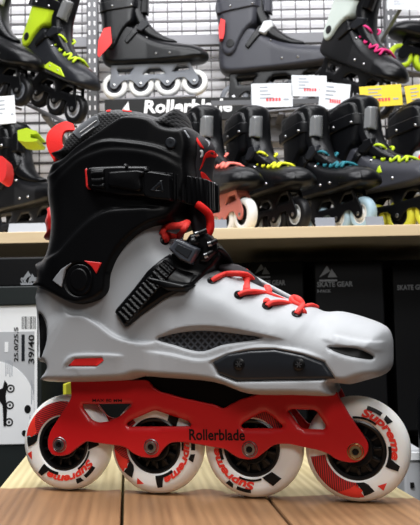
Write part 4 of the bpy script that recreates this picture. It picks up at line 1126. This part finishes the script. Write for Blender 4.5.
gear_box(-30, 258, 47, 286.0, 1.19, .24, 'black gear box lying on the dark box at left', [('SKATE', 20.5, 284.5, 19, .0105)], (29, 276.5, 8))
# strip of yellow and pale packaging between box and skate
ye = pt(64.5, 384, 1.2); yb = empty('yellow_pack', (ye.x, 1.2, LZ)); tag(yb, 'thin yellow pack standing right of the dark box', 'packet')
MB().box((0, .06, (ye.z-LZ)/2), (.005, .12, ye.z-LZ), bev=.001).build('packet', M['olive'], yb)
# right side: grey machine-like case and a dark flask
a, b = pt(403, 449, 1.2), pt(424, 500, 1.2); gb = empty('pale_case', ((a.x+b.x)/2, 1.2, LZ)); tag(gb, 'pale grey case beyond the table, behind the front wheel', 'case')
MB().box((0, .08, (a.z-LZ)/2), (b.x-a.x, .16, a.z-LZ), bev=.004).build('case_body', M['labelg'], gb)
c = pt(412, 485, 1.2); MB().box((c.x-gb.location.x, -.001, c.z-LZ), (.006, .004, .008), bev=.0005).build('latch', M['black'], gb)
c = pt(413, 456, 1.2); MB().box((c.x-gb.location.x, -.001, c.z-LZ), (.024, .004, .012), bev=.0005).build('rim', M['label'], gb)
a = pt(429, 361, 1.17); fl = empty('dark_flask', (a.x, 1.17, LZ)); tag(fl, 'dark flask standing right of the pale case at picture edge', 'flask')
h = a.z-LZ; m = MB(); V = []; 
m.lathe([(0, 0), (.018, 0), (.020, .004), (.020, h*.74), (.012, h*.86), (.010, h*.88)], 28); o = m.build('flask_body', M['coal'], fl, ang=40); 
def upright(o):
    for v in o.data.vertices: v.co = (v.co.x, -v.co.z, v.co.y)
upright(o)
m = MB(); m.lathe([(.0115, h*.87), (.0115, h*.99), (.010, h), (0, h)], 24); o = m.build('flask_cap', M['black'], fl, ang=40); upright(o)
# ================================================================ camera, light
cam = bpy.data.cameras.new('camera'); co = bpy.data.objects.new('camera', cam); COL.objects.link(co)
cam.sensor_fit = 'HORIZONTAL'; cam.sensor_width = 36; cam.lens = F/420*36; cam.clip_start = .02
Mx = Matrix(((RT[0], UP[0], -FW[0], 0), (RT[1], UP[1], -FW[1], 0), (RT[2], UP[2], -FW[2], CAMH), (0, 0, 0, 1)))
co.matrix_world = Mx
cam.dof.use_dof = True; cam.dof.focus_distance = .625; cam.dof.aperture_fstop = cam.lens/1.5
SC.camera = co
w = bpy.data.worlds.new('shop_air'); SC.world = w; w.use_nodes = True
w.node_tree.nodes['Background'].inputs[0].default_value = (.9, .95, 1, 1); w.node_tree.nodes['Background'].inputs[1].default_value = .03
def area_light(name, loc, target, sx, sy, power, col=(1, 1, 1)):
    l = bpy.data.lights.new(name, 'AREA'); l.shape = 'RECTANGLE'; l.size = sx; l.size_y = sy; l.energy = power; l.color = col
    o = bpy.data.objects.new(name, l); COL.objects.link(o); o.location = loc
    o.rotation_euler = (Vector(target)-Vector(loc)).to_track_quat('-Z', 'Y').to_euler(); return o
area_light('ceiling_lamp_over_table', (-.3, .0, 1.8), (0, .6, .1), 1.3, .4, 38, (.97, .985, 1))
area_light('ceiling_lamp_over_aisle', (.0, .75, 2.0), (0, 1.4, .6), 2.2, .35, 36, (.97, .98, 1))
area_light('ceiling_lamp_by_wall', (.0, 1.5, 2.1), (0, 2.2, .9), 2.6, .3, 38, (.97, .97, 1))
area_light('added_fill_behind_camera', (.25, -1.3, 1.55), (0, .7, .1), 1.2, .4, 17, (1, .98, .96))  # unseen fill light, added to brighten upright faces such as wheels, frame and labels
vs = SC.view_settings; vs.view_transform = 'Standard'; vs.look = 'None'; vs.exposure = 0; vs.gamma = 1; vs.use_curve_mapping = False
